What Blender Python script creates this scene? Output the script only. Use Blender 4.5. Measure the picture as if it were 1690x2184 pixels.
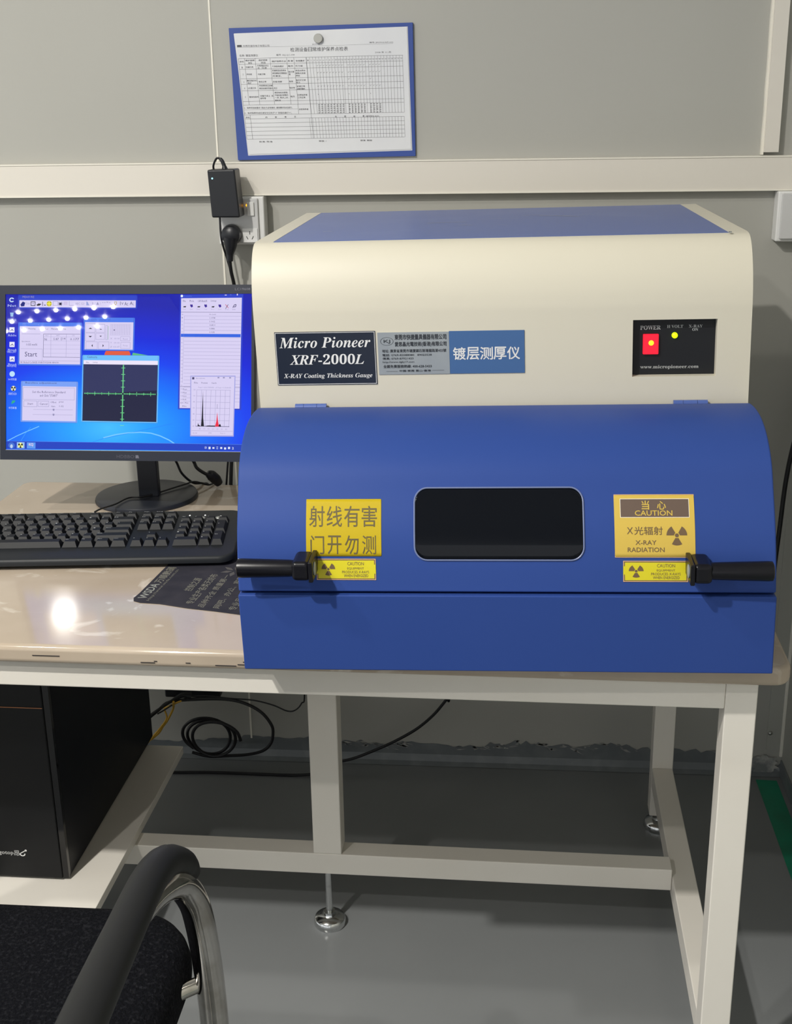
import bpy, bmesh, math, random
import numpy as np
from mathutils import Matrix, Vector
random.seed(7)
for o in list(bpy.data.objects): bpy.data.objects.remove(o)
SC = bpy.context.scene
COL = SC.collection
PI = math.pi

# ------------------------------------------------------------------ camera
yaw, pitch, roll, F = -.0937, .3193, .0160, 2629.75
fw = Vector((math.sin(yaw)*math.cos(pitch), math.cos(yaw)*math.cos(pitch), -math.sin(pitch)))
r0 = Vector((math.cos(yaw), -math.sin(yaw), 0)); d0 = fw.cross(r0)
rt = math.cos(roll)*r0 + math.sin(roll)*d0; dn = -math.sin(roll)*r0 + math.cos(roll)*d0
cam = bpy.data.cameras.new('camera'); co = bpy.data.objects.new('camera', cam); COL.objects.link(co)
cm = Matrix((rt, -dn, -fw)).transposed().to_4x4(); cm.translation = (0, -1.3044, 1.3017)
co.matrix_world = cm
cam.sensor_fit = 'HORIZONTAL'; cam.sensor_width = 36; cam.lens = 36*F/1690; cam.clip_start = .02
SC.camera = co
# ------------------------------------------------------------------ world, exposure
w = bpy.data.worlds.new('room_air'); SC.world = w; w.use_nodes = True
w.node_tree.nodes['Background'].inputs[0].default_value = (.97, .99, 1, 1)
w.node_tree.nodes['Background'].inputs[1].default_value = 1.15
SC.view_settings.view_transform = 'Standard'; SC.view_settings.look = 'None'
SC.view_settings.gamma = 1; SC.view_settings.exposure = 0; SC.view_settings.use_curve_mapping = False
CEIL = 2.6
LAMPS = [(-1.12, -1.25, 62, 'nearest left of the photographer'), (-1.5, -.66, 14, 'above the left end of the desk'),
         (-1.35, -1.95, 22, 'behind the photographer')]

# ------------------------------------------------------------------ materials
def srgb(r, g, b):
    f = lambda c: (c/255/12.92) if c/255 <= .04045 else ((c/255+.055)/1.055)**2.4
    return (f(r), f(g), f(b), 1)
MATS = {}
def mat(name, col, rough=.5, metal=0, emit=None, es=1, coat=0, spec=.5, noise=None, bump=None, trans=0, ior=1.45):
    m = bpy.data.materials.new(name); m.use_nodes = True; nt = m.node_tree; b = nt.nodes['Principled BSDF']
    if isinstance(col, tuple) and max(col) > 1: col = srgb(*col[:3])
    b.inputs['Base Color'].default_value = (*col[:3], 1)
    b.inputs['Roughness'].default_value = rough; b.inputs['Metallic'].default_value = metal
    b.inputs['Specular IOR Level'].default_value = spec; b.inputs['Coat Weight'].default_value = coat
    b.inputs['Coat Roughness'].default_value = .08
    b.inputs['Transmission Weight'].default_value = trans; b.inputs['IOR'].default_value = ior
    if emit:
        if max(emit) > 1: emit = srgb(*emit)
        b.inputs['Emission Color'].default_value = (*emit[:3], 1); b.inputs['Emission Strength'].default_value = es
    tc = None
    if noise or bump:
        tc = nt.nodes.new('ShaderNodeTexCoord')
    if noise:      # (scale, second colour, detail, low, high)
        n = nt.nodes.new('ShaderNodeTexNoise'); n.inputs['Scale'].default_value = noise[0]; n.inputs['Detail'].default_value = noise[2]
        rp = nt.nodes.new('ShaderNodeValToRGB'); rp.color_ramp.elements[0].position = noise[3]; rp.color_ramp.elements[1].position = noise[4]
        rp.color_ramp.elements[0].color = (*col[:3], 1)
        c2 = noise[1]; c2 = srgb(*c2) if max(c2) > 1 else (*c2[:3], 1)
        rp.color_ramp.elements[1].color = c2
        nt.links.new(tc.outputs['Object'], n.inputs['Vector']); nt.links.new(n.outputs['Fac'], rp.inputs[0])
        nt.links.new(rp.outputs[0], b.inputs['Base Color'])
    if bump:       # (scale, strength, distance)
        n = nt.nodes.new('ShaderNodeTexNoise'); n.inputs['Scale'].default_value = bump[0]; n.inputs['Detail'].default_value = 4
        bp = nt.nodes.new('ShaderNodeBump'); bp.inputs['Strength'].default_value = bump[1]; bp.inputs['Distance'].default_value = bump[2]
        nt.links.new(tc.outputs['Object'], n.inputs['Vector']); nt.links.new(n.outputs['Fac'], bp.inputs['Height'])
        nt.links.new(bp.outputs[0], b.inputs['Normal'])
    MATS[name] = m
    return m
mat('wall', (.405, .40, .365), .55, noise=(1.6, (.43, .425, .39), 3, .3, .7), bump=(220, .05, .001))
mat('wall_side', (.42, .42, .38), .5)
mat('ceiling', (.8, .8, .78), .9)
mat('floor', (.205, .215, .220), .22, noise=(3, (.23, .24, .245), 4, .3, .75), bump=(9, .05, .002))
mat('floor_paint', (.15, .165, .175), .35, noise=(25, (.21, .225, .23), 5, .45, .8))
mat('filler', (.47, .46, .43), .8, noise=(40, (.2, .21, .21), 5, .4, .62))
mat('green_tape', (.012, .27, .15), .4, noise=(12, (.02, .21, .12), 4, .4, .7))
mat('trunking', (.74, .70, .63), .42)
mat('caulk', (.82, .79, .70), .6)
mat('cream', (.64, .605, .50), .42, noise=(2, (.625, .59, .49), 3, .3, .7), bump=(500, .04, .0005))
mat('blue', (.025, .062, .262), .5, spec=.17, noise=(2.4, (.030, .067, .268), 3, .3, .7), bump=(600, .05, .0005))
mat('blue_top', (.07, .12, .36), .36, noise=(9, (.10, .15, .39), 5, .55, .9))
mat('black_plastic', (.012, .013, .017), .35)
mat('handle_black', (.005, .005, .008), .3, spec=.35)
mat('key_black', (.009, .010, .012), .5, spec=.3, bump=(900, .06, .0003))
mat('board_black', (.015, .017, .020), .48, spec=.35, bump=(900, .08, .0003))
mat('bezel', (.013, .017, .032), .45, spec=.3)
mat('stand', (.02, .023, .032), .35)
mat('cable', (.008, .008, .010), .45)
mat('yellow_cable', (.62, .36, .03), .5)
mat('frame_white', (.78, .745, .68), .38, noise=(5, (.74, .70, .63), 4, .4, .8))
mat('chrome', (.75, .76, .76), .16, 1, noise=(60, (.45, .46, .45), 5, .5, .8))
mat('arm_chrome', (.62, .60, .57), .10, 1, noise=(18, (.34, .31, .26), 5, .5, .75))
mat('steel', (.45, .46, .44), .3, 1)
mat('magnet', (.36, .355, .33), .38, .7)
mat('tower', (.006, .0065, .0075), .45, spec=.3)
mat('tower_side', (.002, .003, .007), .42, spec=.25)
mat('gloss_black', (.003, .003, .004), .08)
mat('gold', (.42, .19, .10), .35, 1)
mat('print_grey', (.42, .43, .43), .5)
mat('print_dim', (.12, .12, .16), .5)
mat('print_white', (.72, .72, .72), .5)
mat('print_brown', (.11, .085, .03), .6)
mat('print_dark', (.03, .035, .045), .6)
mat('plate_navy', (.012, .018, .035), .3)
mat('plate_grey', (.27, .30, .33), .35, noise=(30, (.30, .33, .35), 3, .3, .7))
mat('plate_blue', (.05, .125, .30), .35)
mat('sticker_yellow', (.50, .37, .012), .5, spec=.2)
mat('sticker_amber', (.62, .44, .085), .45, spec=.25)
mat('sticker_bright', (.66, .58, .015), .35)
mat('sticker_edge', (.70, .42, .22), .4)
mat('sticker_brown', (.125, .085, .065), .45)
mat('symbol_brown', (.15, .095, .05), .45)
mat('window_glass', (.003, .004, .007), .05, spec=.25)
mat('gasket', (.16, .2, .36), .35)
mat('control_black', (.011, .012, .015), .45, spec=.35)
mat('red_lens', (.55, .005, .02), .2, emit=(.85, .012, .035), es=.9)
mat('orange_glow', (.9, .3, .01), .3, emit=(1, .42, .015), es=2.2)
mat('green_led', (.4, .8, .01), .3, emit=(.62, 1, .0), es=1.6)
mat('blue_led', (.3, .7, .9), .3, emit=(.3, .8, 1), es=1.5)
mat('white_led', (.8, .8, .8), .3, emit=(.95, .95, .9), es=1.3)
mat('socket_white', (.80, .80, .79), .3)
mat('socket_face', (.62, .62, .62), .2)
mat('slot', (.01, .01, .01), .6)
mat('board_blue', (.035, .075, .31), .4)
mat('film', (.66, .67, .71), .25)
mat('paper', (.70, .71, .74), .55, noise=(14, (.74, .75, .77), 3, .35, .7))
mat('ink', (.10, .10, .11), .7)
mat('ink_soft', (.25, .25, .27), .7)
mat('mat_grey', (.030, .030, .040), .9, spec=.1, noise=(30, (.044, .042, .052), 4, .4, .7))
mat('mat_print', (.30, .31, .28), .7)
mat('mat_print_dim', (.17, .165, .135), .7)
mat('mat_flower', (.085, .08, .078), .75)
mat('fabric', (.0022, .0026, .0045), .95, spec=.15, noise=(260, (.014, .0145, .018), 6, .5, .72), bump=(330, 1, .004))
mat('arm_pad', (.014, .0145, .015), .5, spec=.35, bump=(300, .1, .0006))
mat('lamp_glow', (.9, .9, .9), .4, emit=(1, .97, .9), es=14)
mat('led_glow', (.9, .9, .9), .4, emit=(1, .96, .88), es=160)
mat('chip', (.035, .03, .03), .8)
mat('silver_button', (.38, .39, .37), .3, .6)

def veined(name):
    m = mat(name, (.55, .46, .365), .13); nt = m.node_tree; b = nt.nodes['Principled BSDF']
    tc = nt.nodes.new('ShaderNodeTexCoord')
    a = nt.nodes.new('ShaderNodeTexNoise'); a.inputs['Scale'].default_value = 6; a.inputs['Detail'].default_value = 6
    v = nt.nodes.new('ShaderNodeTexNoise'); v.inputs['Scale'].default_value = 14; v.inputs['Detail'].default_value = 5
    v.inputs['Distortion'].default_value = 1.4
    r1 = nt.nodes.new('ShaderNodeValToRGB'); e = r1.color_ramp.elements
    e[0].position, e[0].color = .3, (.43, .355, .275, 1); e[1].position, e[1].color = .72, (.50, .42, .335, 1)
    r2 = nt.nodes.new('ShaderNodeValToRGB'); e = r2.color_ramp.elements
    e[0].position, e[0].color = .63, (0, 0, 0, 1); e[1].position, e[1].color = .73, (.75, .75, .75, 1)
    mx = nt.nodes.new('ShaderNodeMix'); mx.data_type = 'RGBA'
    nt.links.new(tc.outputs['Object'], a.inputs['Vector']); nt.links.new(tc.outputs['Object'], v.inputs['Vector'])
    nt.links.new(a.outputs['Fac'], r1.inputs[0]); nt.links.new(v.outputs['Fac'], r2.inputs[0])
    nt.links.new(r2.outputs[0], mx.inputs[0]); nt.links.new(r1.outputs[0], mx.inputs[6])
    mx.inputs[7].default_value = (.68, .62, .54, 1)
    nt.links.new(mx.outputs[2], b.inputs['Base Color'])
    b.inputs['Roughness'].default_value = .095
veined('desk_top')

SCR = {}
def smat(r, g, b):
    k = (r, g, b)
    if k not in SCR:
        n = 'screen_%d_%d_%d' % k
        c = srgb(r, g, b)
        mat(n, (.004, .004, .005), .012, emit=c, es=1.0)
        SCR[k] = n
    return SCR[k]
def wallpaper():
    m = mat('wallpaper', (.004, .004, .005), .012, emit=(.01, .1, .9), es=1.0); nt = m.node_tree; b = nt.nodes['Principled BSDF']
    tc = nt.nodes.new('ShaderNodeTexCoord'); mp = nt.nodes.new('ShaderNodeMapping')
    mp.inputs['Location'].default_value = (-.42, -.18, 0); mp.inputs['Scale'].default_value = (1, 1.25, 1)
    ln = nt.nodes.new('ShaderNodeVectorMath'); ln.operation = 'LENGTH'
    rp = nt.nodes.new('ShaderNodeValToRGB'); cr = rp.color_ramp
    pts = [(0, (64, 190, 255)), (.16, (28, 160, 255)), (.36, (4, 116, 252)), (.56, (10, 64, 240)), (.75, (14, 34, 214)), (1, (24, 30, 172))]
    cr.elements[0].position = 0; cr.elements[0].color = srgb(*pts[0][1]); cr.elements[1].position = 1; cr.elements[1].color = srgb(*pts[-1][1])
    for p, c in pts[1:-1]:
        e = cr.elements.new(p); e.color = srgb(*c)
    nt.links.new(tc.outputs['UV'], mp.inputs['Vector']); nt.links.new(mp.outputs[0], ln.inputs[0])
    nt.links.new(ln.outputs['Value'], rp.inputs[0]); nt.links.new(rp.outputs[0], b.inputs['Emission Color'])
wallpaper()

# ------------------------------------------------------------------ mesh helpers
class MB:
    def __init__(s): s.v = []; s.f = []; s.m = []; s.mats = []
    def mi(s, name):
        if name not in s.mats: s.mats.append(name)
        return s.mats.index(name)
    def add(s, vs, fs, m):
        b = len(s.v); i = s.mi(m); s.v += [tuple(v) for v in vs]
        for f in fs: s.f.append([b+k for k in f]); s.m.append(i)
        return s
    def box(s, x0, y0, z0, x1, y1, z1, m):
        vs = [(x, y, z) for z in (z0, z1) for y in (y0, y1) for x in (x0, x1)]
        return s.add(vs, [(0, 2, 3, 1), (4, 5, 7, 6), (0, 1, 5, 4), (2, 6, 7, 3), (0, 4, 6, 2), (1, 3, 7, 5)], m)
    def frus(s, c, base, top, h, m, off=(0, 0)):     # key cap like frustum
        x, y, z = c; bx, by = base; tx, ty = top; ox, oy = off
        vs = [(x-bx, y-by, z), (x+bx, y-by, z), (x+bx, y+by, z), (x-bx, y+by, z),
              (x-tx+ox, y-ty+oy, z+h), (x+tx+ox, y-ty+oy, z+h), (x+tx+ox, y+ty+oy, z+h), (x-tx+ox, y+ty+oy, z+h)]
        return s.add(vs, [(3, 2, 1, 0), (4, 5, 6, 7), (0, 1, 5, 4), (1, 2, 6, 5), (2, 3, 7, 6), (3, 0, 4, 7)], m)
    def prism(s, poly, fa, fb, m):                   # poly 2d (ccw), fa/fb map 2d->3d
        n = len(poly); vs = [fa(p) for p in poly]+[fb(p) for p in poly]
        fs = [list(range(n))[::-1], list(range(n, 2*n))]+[(i, (i+1) % n, n+(i+1) % n, n+i) for i in range(n)]
        return s.add(vs, fs, m)
    def lathe(s, prof, c, m, ax='z', n=28, closed=False):
        vs = []; fs = []
        for r, h in prof:
            for k in range(n):
                a = 2*PI*k/n; u, v = r*math.cos(a), r*math.sin(a)
                p = {'z': (u, v, h), 'y': (u, h, -v), 'x': (h, u, v)}[ax]
                vs.append((c[0]+p[0], c[1]+p[1], c[2]+p[2]))
        for i in range(len(prof)-1):
            for k in range(n):
                a, b2 = i*n+k, i*n+(k+1) % n
                fs.append((a, b2, b2+n, a+n))
        fs.append(list(range(n))[::-1]); fs.append(list(range((len(prof)-1)*n, len(prof)*n)))
        return s.add(vs, fs, m)
    def tube(s, pts, r, m, n=10, smooth=6, flat=1):
        P = catmull(pts, smooth) if smooth else [Vector(p) for p in pts]
        rs = r if isinstance(r, (list, tuple)) else None
        vs = []; fs = []; up = None
        for i, p in enumerate(P):
            t = (P[min(i+1, len(P)-1)]-P[max(i-1, 0)]).normalized()
            if up is None:
                up = Vector((0, 0, 1)) if abs(t.z) < .9 else Vector((1, 0, 0))
            a = (up-t*up.dot(t)).normalized(); b2 = t.cross(a); up = a
            rr = (np.interp(i/(len(P)-1)*(len(rs)-1), range(len(rs)), rs) if rs else r)
            for k in range(n):
                q = 2*PI*k/n
                vs.append(p+a*math.cos(q)*rr+b2*math.sin(q)*rr*flat)
        for i in range(len(P)-1):
            for k in range(n):
                fs.append((i*n+k, i*n+(k+1) % n, (i+1)*n+(k+1) % n, (i+1)*n+k))
        fs.append(list(range(n))[::-1]); fs.append(list(range((len(P)-1)*n, len(P)*n)))
        return s.add(vs, fs, m)
    def build(s, name, parent=None, bevel=0, smooth=False, seg=2, angle=.6, T=None, origin=None):
        me = bpy.data.meshes.new(name)
        vs = s.v if T is None else [tuple(T(v)) for v in s.v]
        if origin is not None: vs = [(v[0]-origin[0], v[1]-origin[1], v[2]-origin[2]) for v in vs]
        me.from_pydata(vs, [], s.f); me.update()
        for n in s.mats: me.materials.append(MATS[n])
        me.polygons.foreach_set('material_index', s.m)
        if smooth or bevel:
            me.polygons.foreach_set('use_smooth', [True]*len(s.f))
        o = bpy.data.objects.new(name, me); COL.objects.link(o)
        bm = bmesh.new(); bm.from_mesh(me); bmesh.ops.recalc_face_normals(bm, faces=bm.faces); bm.to_mesh(me); bm.free()
        if bevel:
            md = o.modifiers.new('bevel', 'BEVEL'); md.width = bevel; md.segments = seg; md.limit_method = 'ANGLE'; md.angle_limit = angle
            md.harden_normals = True
        elif smooth:
            me.set_sharp_from_angle(angle=angle+.1)
        if origin is not None: o.location = origin
        if parent:
            o.parent = parent
        return o
def catmull(pts, k):
    P = [Vector(p) for p in pts]; P = [P[0]*2-P[1]]+P+[P[-1]*2-P[-2]]; out = []
    for i in range(1, len(P)-2):
        for j in range(k):
            t = j/k; a, b, c, d = P[i-1], P[i], P[i+1], P[i+2]
            out.append(.5*((2*b)+(c-a)*t+(2*a-5*b+4*c-d)*t*t+(3*b-a-3*c+d)*t**3))
    out.append(P[-2]); return out
def rrect(x0, y0, x1, y1, r, n=6):
    out = []
    for cx, cy, a0 in ((x1-r, y1-r, 0), (x0+r, y1-r, PI/2), (x0+r, y0+r, PI), (x1-r, y0+r, 1.5*PI)):
        for k in range(n+1):
            a = a0+PI/2*k/n; out.append((cx+r*math.cos(a), cy+r*math.sin(a)))
    return out
def tag(o, label=None, cat=None, group=None, kind=None):
    if label: o['label'] = label
    if cat: o['category'] = cat
    if group: o['group'] = group
    if kind: o['kind'] = kind
    return o
def thing(name, loc, label, cat, group=None):
    o = bpy.data.objects.new(name, None); COL.objects.link(o); o.location = loc; o.empty_display_size = .03
    tag(o, label, cat, group); bpy.context.view_layer.update(); return o
def adopt(o, parent):      # parent keeps world place (parts are modelled in world coordinates)
    o.parent = parent; o.matrix_parent_inverse = Matrix.Translation(-Vector(parent.location)) if parent.type == 'EMPTY' or True else None
    return o
def part(mb, name, parent, **k):
    o = mb.build(name, None, **k); o.parent = parent
    bpy.context.view_layer.update()
    o.matrix_parent_inverse = parent.matrix_world.inverted(); return o

# ------------------------------------------------------------------ lettering
def style(s, kind):
    out = ''
    for ch in s:
        c = ord(ch)
        if kind == 'bi' and 'A' <= ch <= 'Z': ch = chr(0x1D468+c-65)
        elif kind == 'bi' and 'a' <= ch <= 'z': ch = chr(0x1D482+c-97)
        elif kind in ('b', 'bi') and '0' <= ch <= '9': ch = chr(0x1D7CE+c-48)
        elif kind == 'b' and 'A' <= ch <= 'Z': ch = chr(0x1D400+c-65)
        elif kind == 'b' and 'a' <= ch <= 'z': ch = chr(0x1D41A+c-97)
        out += ch
    return out
TC = {}
def text(body, off=0, res=2, st=None):
    k = (body, off, res, st)
    if k in TC: return TC[k]
    c = bpy.data.curves.new('t', 'FONT'); c.body = style(body, st) if st else body; c.resolution_u = res; c.offset = off
    o = bpy.data.objects.new('t', c); COL.objects.link(o)
    dg = bpy.context.evaluated_depsgraph_get()
    me = bpy.data.meshes.new_from_object(o.evaluated_get(dg))
    V = [(v.co.x, v.co.y) for v in me.vertices]; Fc = [list(p.vertices) for p in me.polygons]
    bpy.data.objects.remove(o); bpy.data.curves.remove(c); bpy.data.meshes.remove(me)
    TC[k] = (V, Fc); return V, Fc
class Flat:
    """flat print: 2-D artwork in the coordinates of its own sheet (y runs down)"""
    def __init__(s): s.it = []
    def poly(s, pts, m, l=1): s.it.append((list(pts), [list(range(len(pts)))], m, l)); return s
    def rect(s, x0, y0, x1, y1, m, l=1): return s.poly([(x0, y1), (x1, y1), (x1, y0), (x0, y0)], m, l)
    def frame(s, x0, y0, x1, y1, t, m, l=1):
        s.rect(x0, y0, x1, y0+t, m, l); s.rect(x0, y1-t, x1, y1, m, l)
        s.rect(x0, y0+t, x0+t, y1-t, m, l); return s.rect(x1-t, y0+t, x1, y1-t, m, l)
    def line(s, pts, t, m, l=1):
        for (a, b), (c, d) in zip(pts[:-1], pts[1:]):
            L = math.hypot(c-a, d-b) or 1; nx, ny = -(d-b)/L*t/2, (c-a)/L*t/2
            s.poly([(a+nx, b+ny), (c+nx, d+ny), (c-nx, d-ny), (a-nx, b-ny)], m, l)
        return s
    def disc(s, x, y, rx, ry, m, l=1, n=20, a0=0, a1=2*PI, ri=0):
        if a1-a0 > 6.2 and not ri: return s.poly([(x+rx*math.cos(2*PI*k/n), y+ry*math.sin(2*PI*k/n)) for k in range(n)], m, l)
        for k in range(n):
            a, b = a0+(a1-a0)*k/n, a0+(a1-a0)*(k+1)/n; q = ri
            s.poly([(x+rx*math.cos(a), y+ry*math.sin(a)), (x+rx*math.cos(b), y+ry*math.sin(b)),
                    (x+rx*q*math.cos(b), y+ry*q*math.sin(b)), (x+rx*q*math.cos(a), y+ry*q*math.sin(a))], m, l)
        return s
    def text(s, body, x0, y0, x1, y1, m, l=2, off=0, st=None, shear=0, res=2, rot=0):
        if off > 0:      # heavier strokes: overprint with small shifts
            h = (y1-y0)*off*.8
            for k, (dx, dy) in enumerate(((-h, 0), (h, 0), (0, -h), (0, h))): s.text(body, x0+dx, y0+dy, x1+dx, y1+dy, m, l+.22*k, 0, st, shear, res)
            return s
        V, Fc = text(body, off, res, st)
        if not V: return s
        xs = [v[0]+shear*v[1] for v in V]; ys = [v[1] for v in V]
        a, b, c, d = min(xs), max(xs), min(ys), max(ys)
        P = [(x0+(x-a)/(b-a+1e-9)*(x1-x0), y1-(y-c)/(d-c+1e-9)*(y1-y0)) for x, y in zip(xs, ys)]
        s.it.append((P, Fc, m, l)); return s
    def trefoil(s, x, y, r, m, l=2, sy=1):
        s.disc(x, y, r*.19, r*.19*sy, m, l)
        for c in (-PI/6, -5*PI/6, PI/2):
            s.disc(x, y, r, r*sy, m, l, n=6, a0=c-PI/6, a1=c+PI/6, ri=.27)
        return s
    def mb(s, fn):
        b = MB()
        for P, Fc, m, l in s.it: b.add([fn(x, y, l) for x, y in P], Fc, m)
        return b
def homog(src, dst):
    A = []; B = []
    for (x, y), (u, v) in zip(src, dst):
        A += [[x, y, 1, 0, 0, 0, -u*x, -u*y], [0, 0, 0, x, y, 1, -v*x, -v*y]]; B += [u, v]
    h = np.linalg.solve(np.array(A, float), np.array(B, float))
    return lambda x, y: ((h[0]*x+h[1]*y+h[2])/(h[6]*x+h[7]*y+1), (h[3]*x+h[4]*y+h[5])/(h[6]*x+h[7]*y+1))
def flatpart(fl, name, parent, fn):
    b = fl.mb(fn)
    me = bpy.data.meshes.new(name); me.from_pydata(b.v, [], b.f)
    for n in b.mats: me.materials.append(MATS[n])
    me.polygons.foreach_set('material_index', b.m); me.update()
    o = bpy.data.objects.new(name, me); COL.objects.link(o); o.parent = parent
    bpy.context.view_layer.update(); o.matrix_parent_inverse = parent.matrix_world.inverted()
    return o

# ------------------------------------------------------------------ setting
YW = .9645; XR = .562
tag(MB().box(-5, -6, -.05, XR+.1, YW+.1, 0, 'floor').build('floor'), 'grey glossy painted floor under the desk', kind='structure')
tag(MB().box(-5, -6, CEIL, XR+.1, YW+.1, CEIL+.05, 'ceiling').build('ceiling'), 'white ceiling above the desk', kind='structure')
wb = MB().box(-5, YW, 0, XR+.1, YW+.08, CEIL, 'wall').build('wall_back'); tag(wb, 'grey green panel wall behind the desk', kind='structure')
wr = MB().box(XR, -6, 0, XR+.08, YW, CEIL, 'wall_side').build('wall_right'); tag(wr, 'grey side wall at the right edge', kind='structure')
b = MB().box(-.5268, YW-.0012, .045, -.5232, YW, 1.15, 'caulk').box(-.5265, YW-.0012, 1.2085, -.5235, YW, CEIL, 'caulk')
part(b, 'panel_joint', wb)
part(MB().box(XR-.006, YW-.005, .04, XR, YW, 1.149, 'caulk').box(XR-.005, YW-.004, 1.2085, XR, YW, CEIL, 'caulk'), 'corner_sealant', wb, bevel=.001)
# horizontal trunking rail with thin lips
b = MB().box(-5, YW-.02, 1.150, XR, YW, 1.2085, 'trunking')
b.box(-5, YW-.0215, 1.2060, XR, YW-.019, 1.2085, 'caulk').box(-5, YW-.0215, 1.150, XR, YW-.019, 1.1522, 'caulk')
tag(b.build('trim_1'), 'wide off-white horizontal trunking rail along the wall', kind='structure')
b = MB().box(.4335, YW-.018, 1.2140, .4575, YW, CEIL, 'trunking')
pts = [(.4290, 1.2095), (.4335, 1.2095)]+[(.4335, z) for z in ()]
zz = np.linspace(1.2095, CEIL, 40)
left = [(.4300+random.uniform(-.0006, .0008), z) for z in zz]
poly = [(.4340, zz[-1]), (.4340, zz[0])][::-1]
pl = [(x, z) for x, z in left]+[(.4340, CEIL), (.4340, 1.2095)]
b.prism(pl, lambda p: (p[0], YW-.009, p[1]), lambda p: (p[0], YW, p[1]), 'caulk')
tag(b.build('trim_2'), 'narrow off-white vertical batten above the trunking rail', kind='structure')
b = MB().box(.529, YW-.003, .055, XR-.005, YW, 1.149, 'wall_side')
t3 = b.build('trim_3', bevel=.0006); tag(t3, 'thin grey corner strip beside the side wall', kind='structure')
part(MB().lathe([(.0045, 0), (.0045, -.002), (.003, -.0042), (.0005, -.005)], (.5342, YW-.003, .093), 'steel', ax='y', n=16), 'rivet', t3, smooth=True)
# painted skirting with ragged upper edge, coved onto floor
b = MB(); xs = np.linspace(-5, XR, 520)
top = []
for x in xs:
    h = .047+.004*math.sin(x*9)+.003*math.sin(x*31+1)+random.uniform(-.003, .003)
    if -.05 < x < .6: h += random.uniform(-.004, .006)
    if x > .50: h -= .022
    if x < -.55: h -= .012
    top.append(h)
n = len(xs)
vs = []
for x, h in zip(xs, top): vs += [(x, YW-.001, h), (x, YW-.0012, min(.02, h*.7)), (x, YW-.005, .006), (x, YW-.016, .0008)]
fs = []
for i in range(n-1):
    for k in range(3): fs.append((i*4+k, i*4+k+1, i*4+k+5, i*4+k+4))
b.add(vs, fs, 'floor_paint')
bb = b.build('baseboard_back'); tag(bb, 'grey painted strip at the foot of the back wall', kind='structure')
b = MB()
for i in range(130):      # flaked plaster marks where the paint ends
    x = random.choice([random.uniform(-.1, .55), random.uniform(-.1, .2), random.uniform(-.35, -.2)]); h = np.interp(x, xs, top)+random.uniform(-.009, .004)
    L = random.uniform(.004, .022); t = random.uniform(.0006, .0028); a = random.uniform(-.5, .25); k = random.uniform(.3, .7)
    b.add([(x, YW-.0018, h), (x+L*k, YW-.0018, h+L*k*a+t), (x+L, YW-.0018, h+L*a), (x+L*k, YW-.0018, h+L*k*a-t)], [(0, 1, 2, 3)], random.choice(['filler', 'filler', 'floor_paint']))
o = part(b, 'flaked_paint', bb); o['kind'] = 'stuff'
b = MB()
pr = []
for k in range(26):
    a = 2*PI*k/26; r = 1+random.uniform(-.25, .25)
    pr.append((.528+.026*r*math.cos(a), .022+.022*r*math.sin(a)))
b.prism(pr, lambda p: (min(p[0], XR-.001), YW-.006, max(.001, p[1])), lambda p: (min(p[0], XR-.001), YW-.0015, max(.001, p[1])), 'filler')
part(b, 'corner_filler', bb)
b = MB().box(XR-.0035, -6, 0, XR, YW-.006, .034, 'floor_paint')
tag(b.build('baseboard_right', bevel=.001), 'dark painted strip at the foot of the side wall', kind='structure')
# green line on the floor
b = MB().add([(.505, -2.5, .0006), (.549, -2.5, .0006), (.549, YW-.03, .0006), (.508, YW-.028, .0006)], [(0, 1, 2, 3)], 'green_tape')
tag(b.build('floor_line'), 'dark green line taped along the floor beside the side wall', 'floor marking')

# ------------------------------------------------------------------ ceiling lamps
for x, y, pw, where in LAMPS:
    t = thing('ceiling_downlight', (x, y, CEIL), 'round recessed ceiling downlight ' + where, 'lamp', 'ceiling downlights')
    part(MB().lathe([(.085, 0), (.085, -.006), (.07, -.009), (.068, -.004)], (x, y, CEIL), 'socket_white', n=32), 'rim', t, smooth=True)
    part(MB().lathe([(.055, -.0085), (.0548, -.0095)], (x, y, CEIL), 'lamp_glow', n=24), 'diffuser', t)
    L = bpy.data.lights.new('lamp', 'AREA'); L.shape = 'DISK'; L.size = .08; L.energy = pw; L.color = (1, .965, .90)
    lo = bpy.data.objects.new('lamp', L); COL.objects.link(lo); lo.location = (x, y, CEIL-.02)
t = thing('led_spot_panel', (-2.2, -3.25, CEIL), 'ceiling panel carrying three rows of small bright spots', 'lamp')
part(MB().box(-2.8, -3.5, CEIL-.012, -1.6, -2.98, CEIL, 'socket_white'), 'panel', t, bevel=.003)
nl = 0
for r in range(3):
    for c in range(6):
        x = (-2.41, -2.49, -2.57)[r]+c*.1; y = (-3.155, -3.275, -3.40)[r]+c*.0125
        part(MB().lathe([(.0085, 0), (.0095, -.005), (.0065, -.009), (.002, -.011)], (x, y, CEIL-.012), 'led_glow', n=12), 'spot', t, smooth=True)

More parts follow.
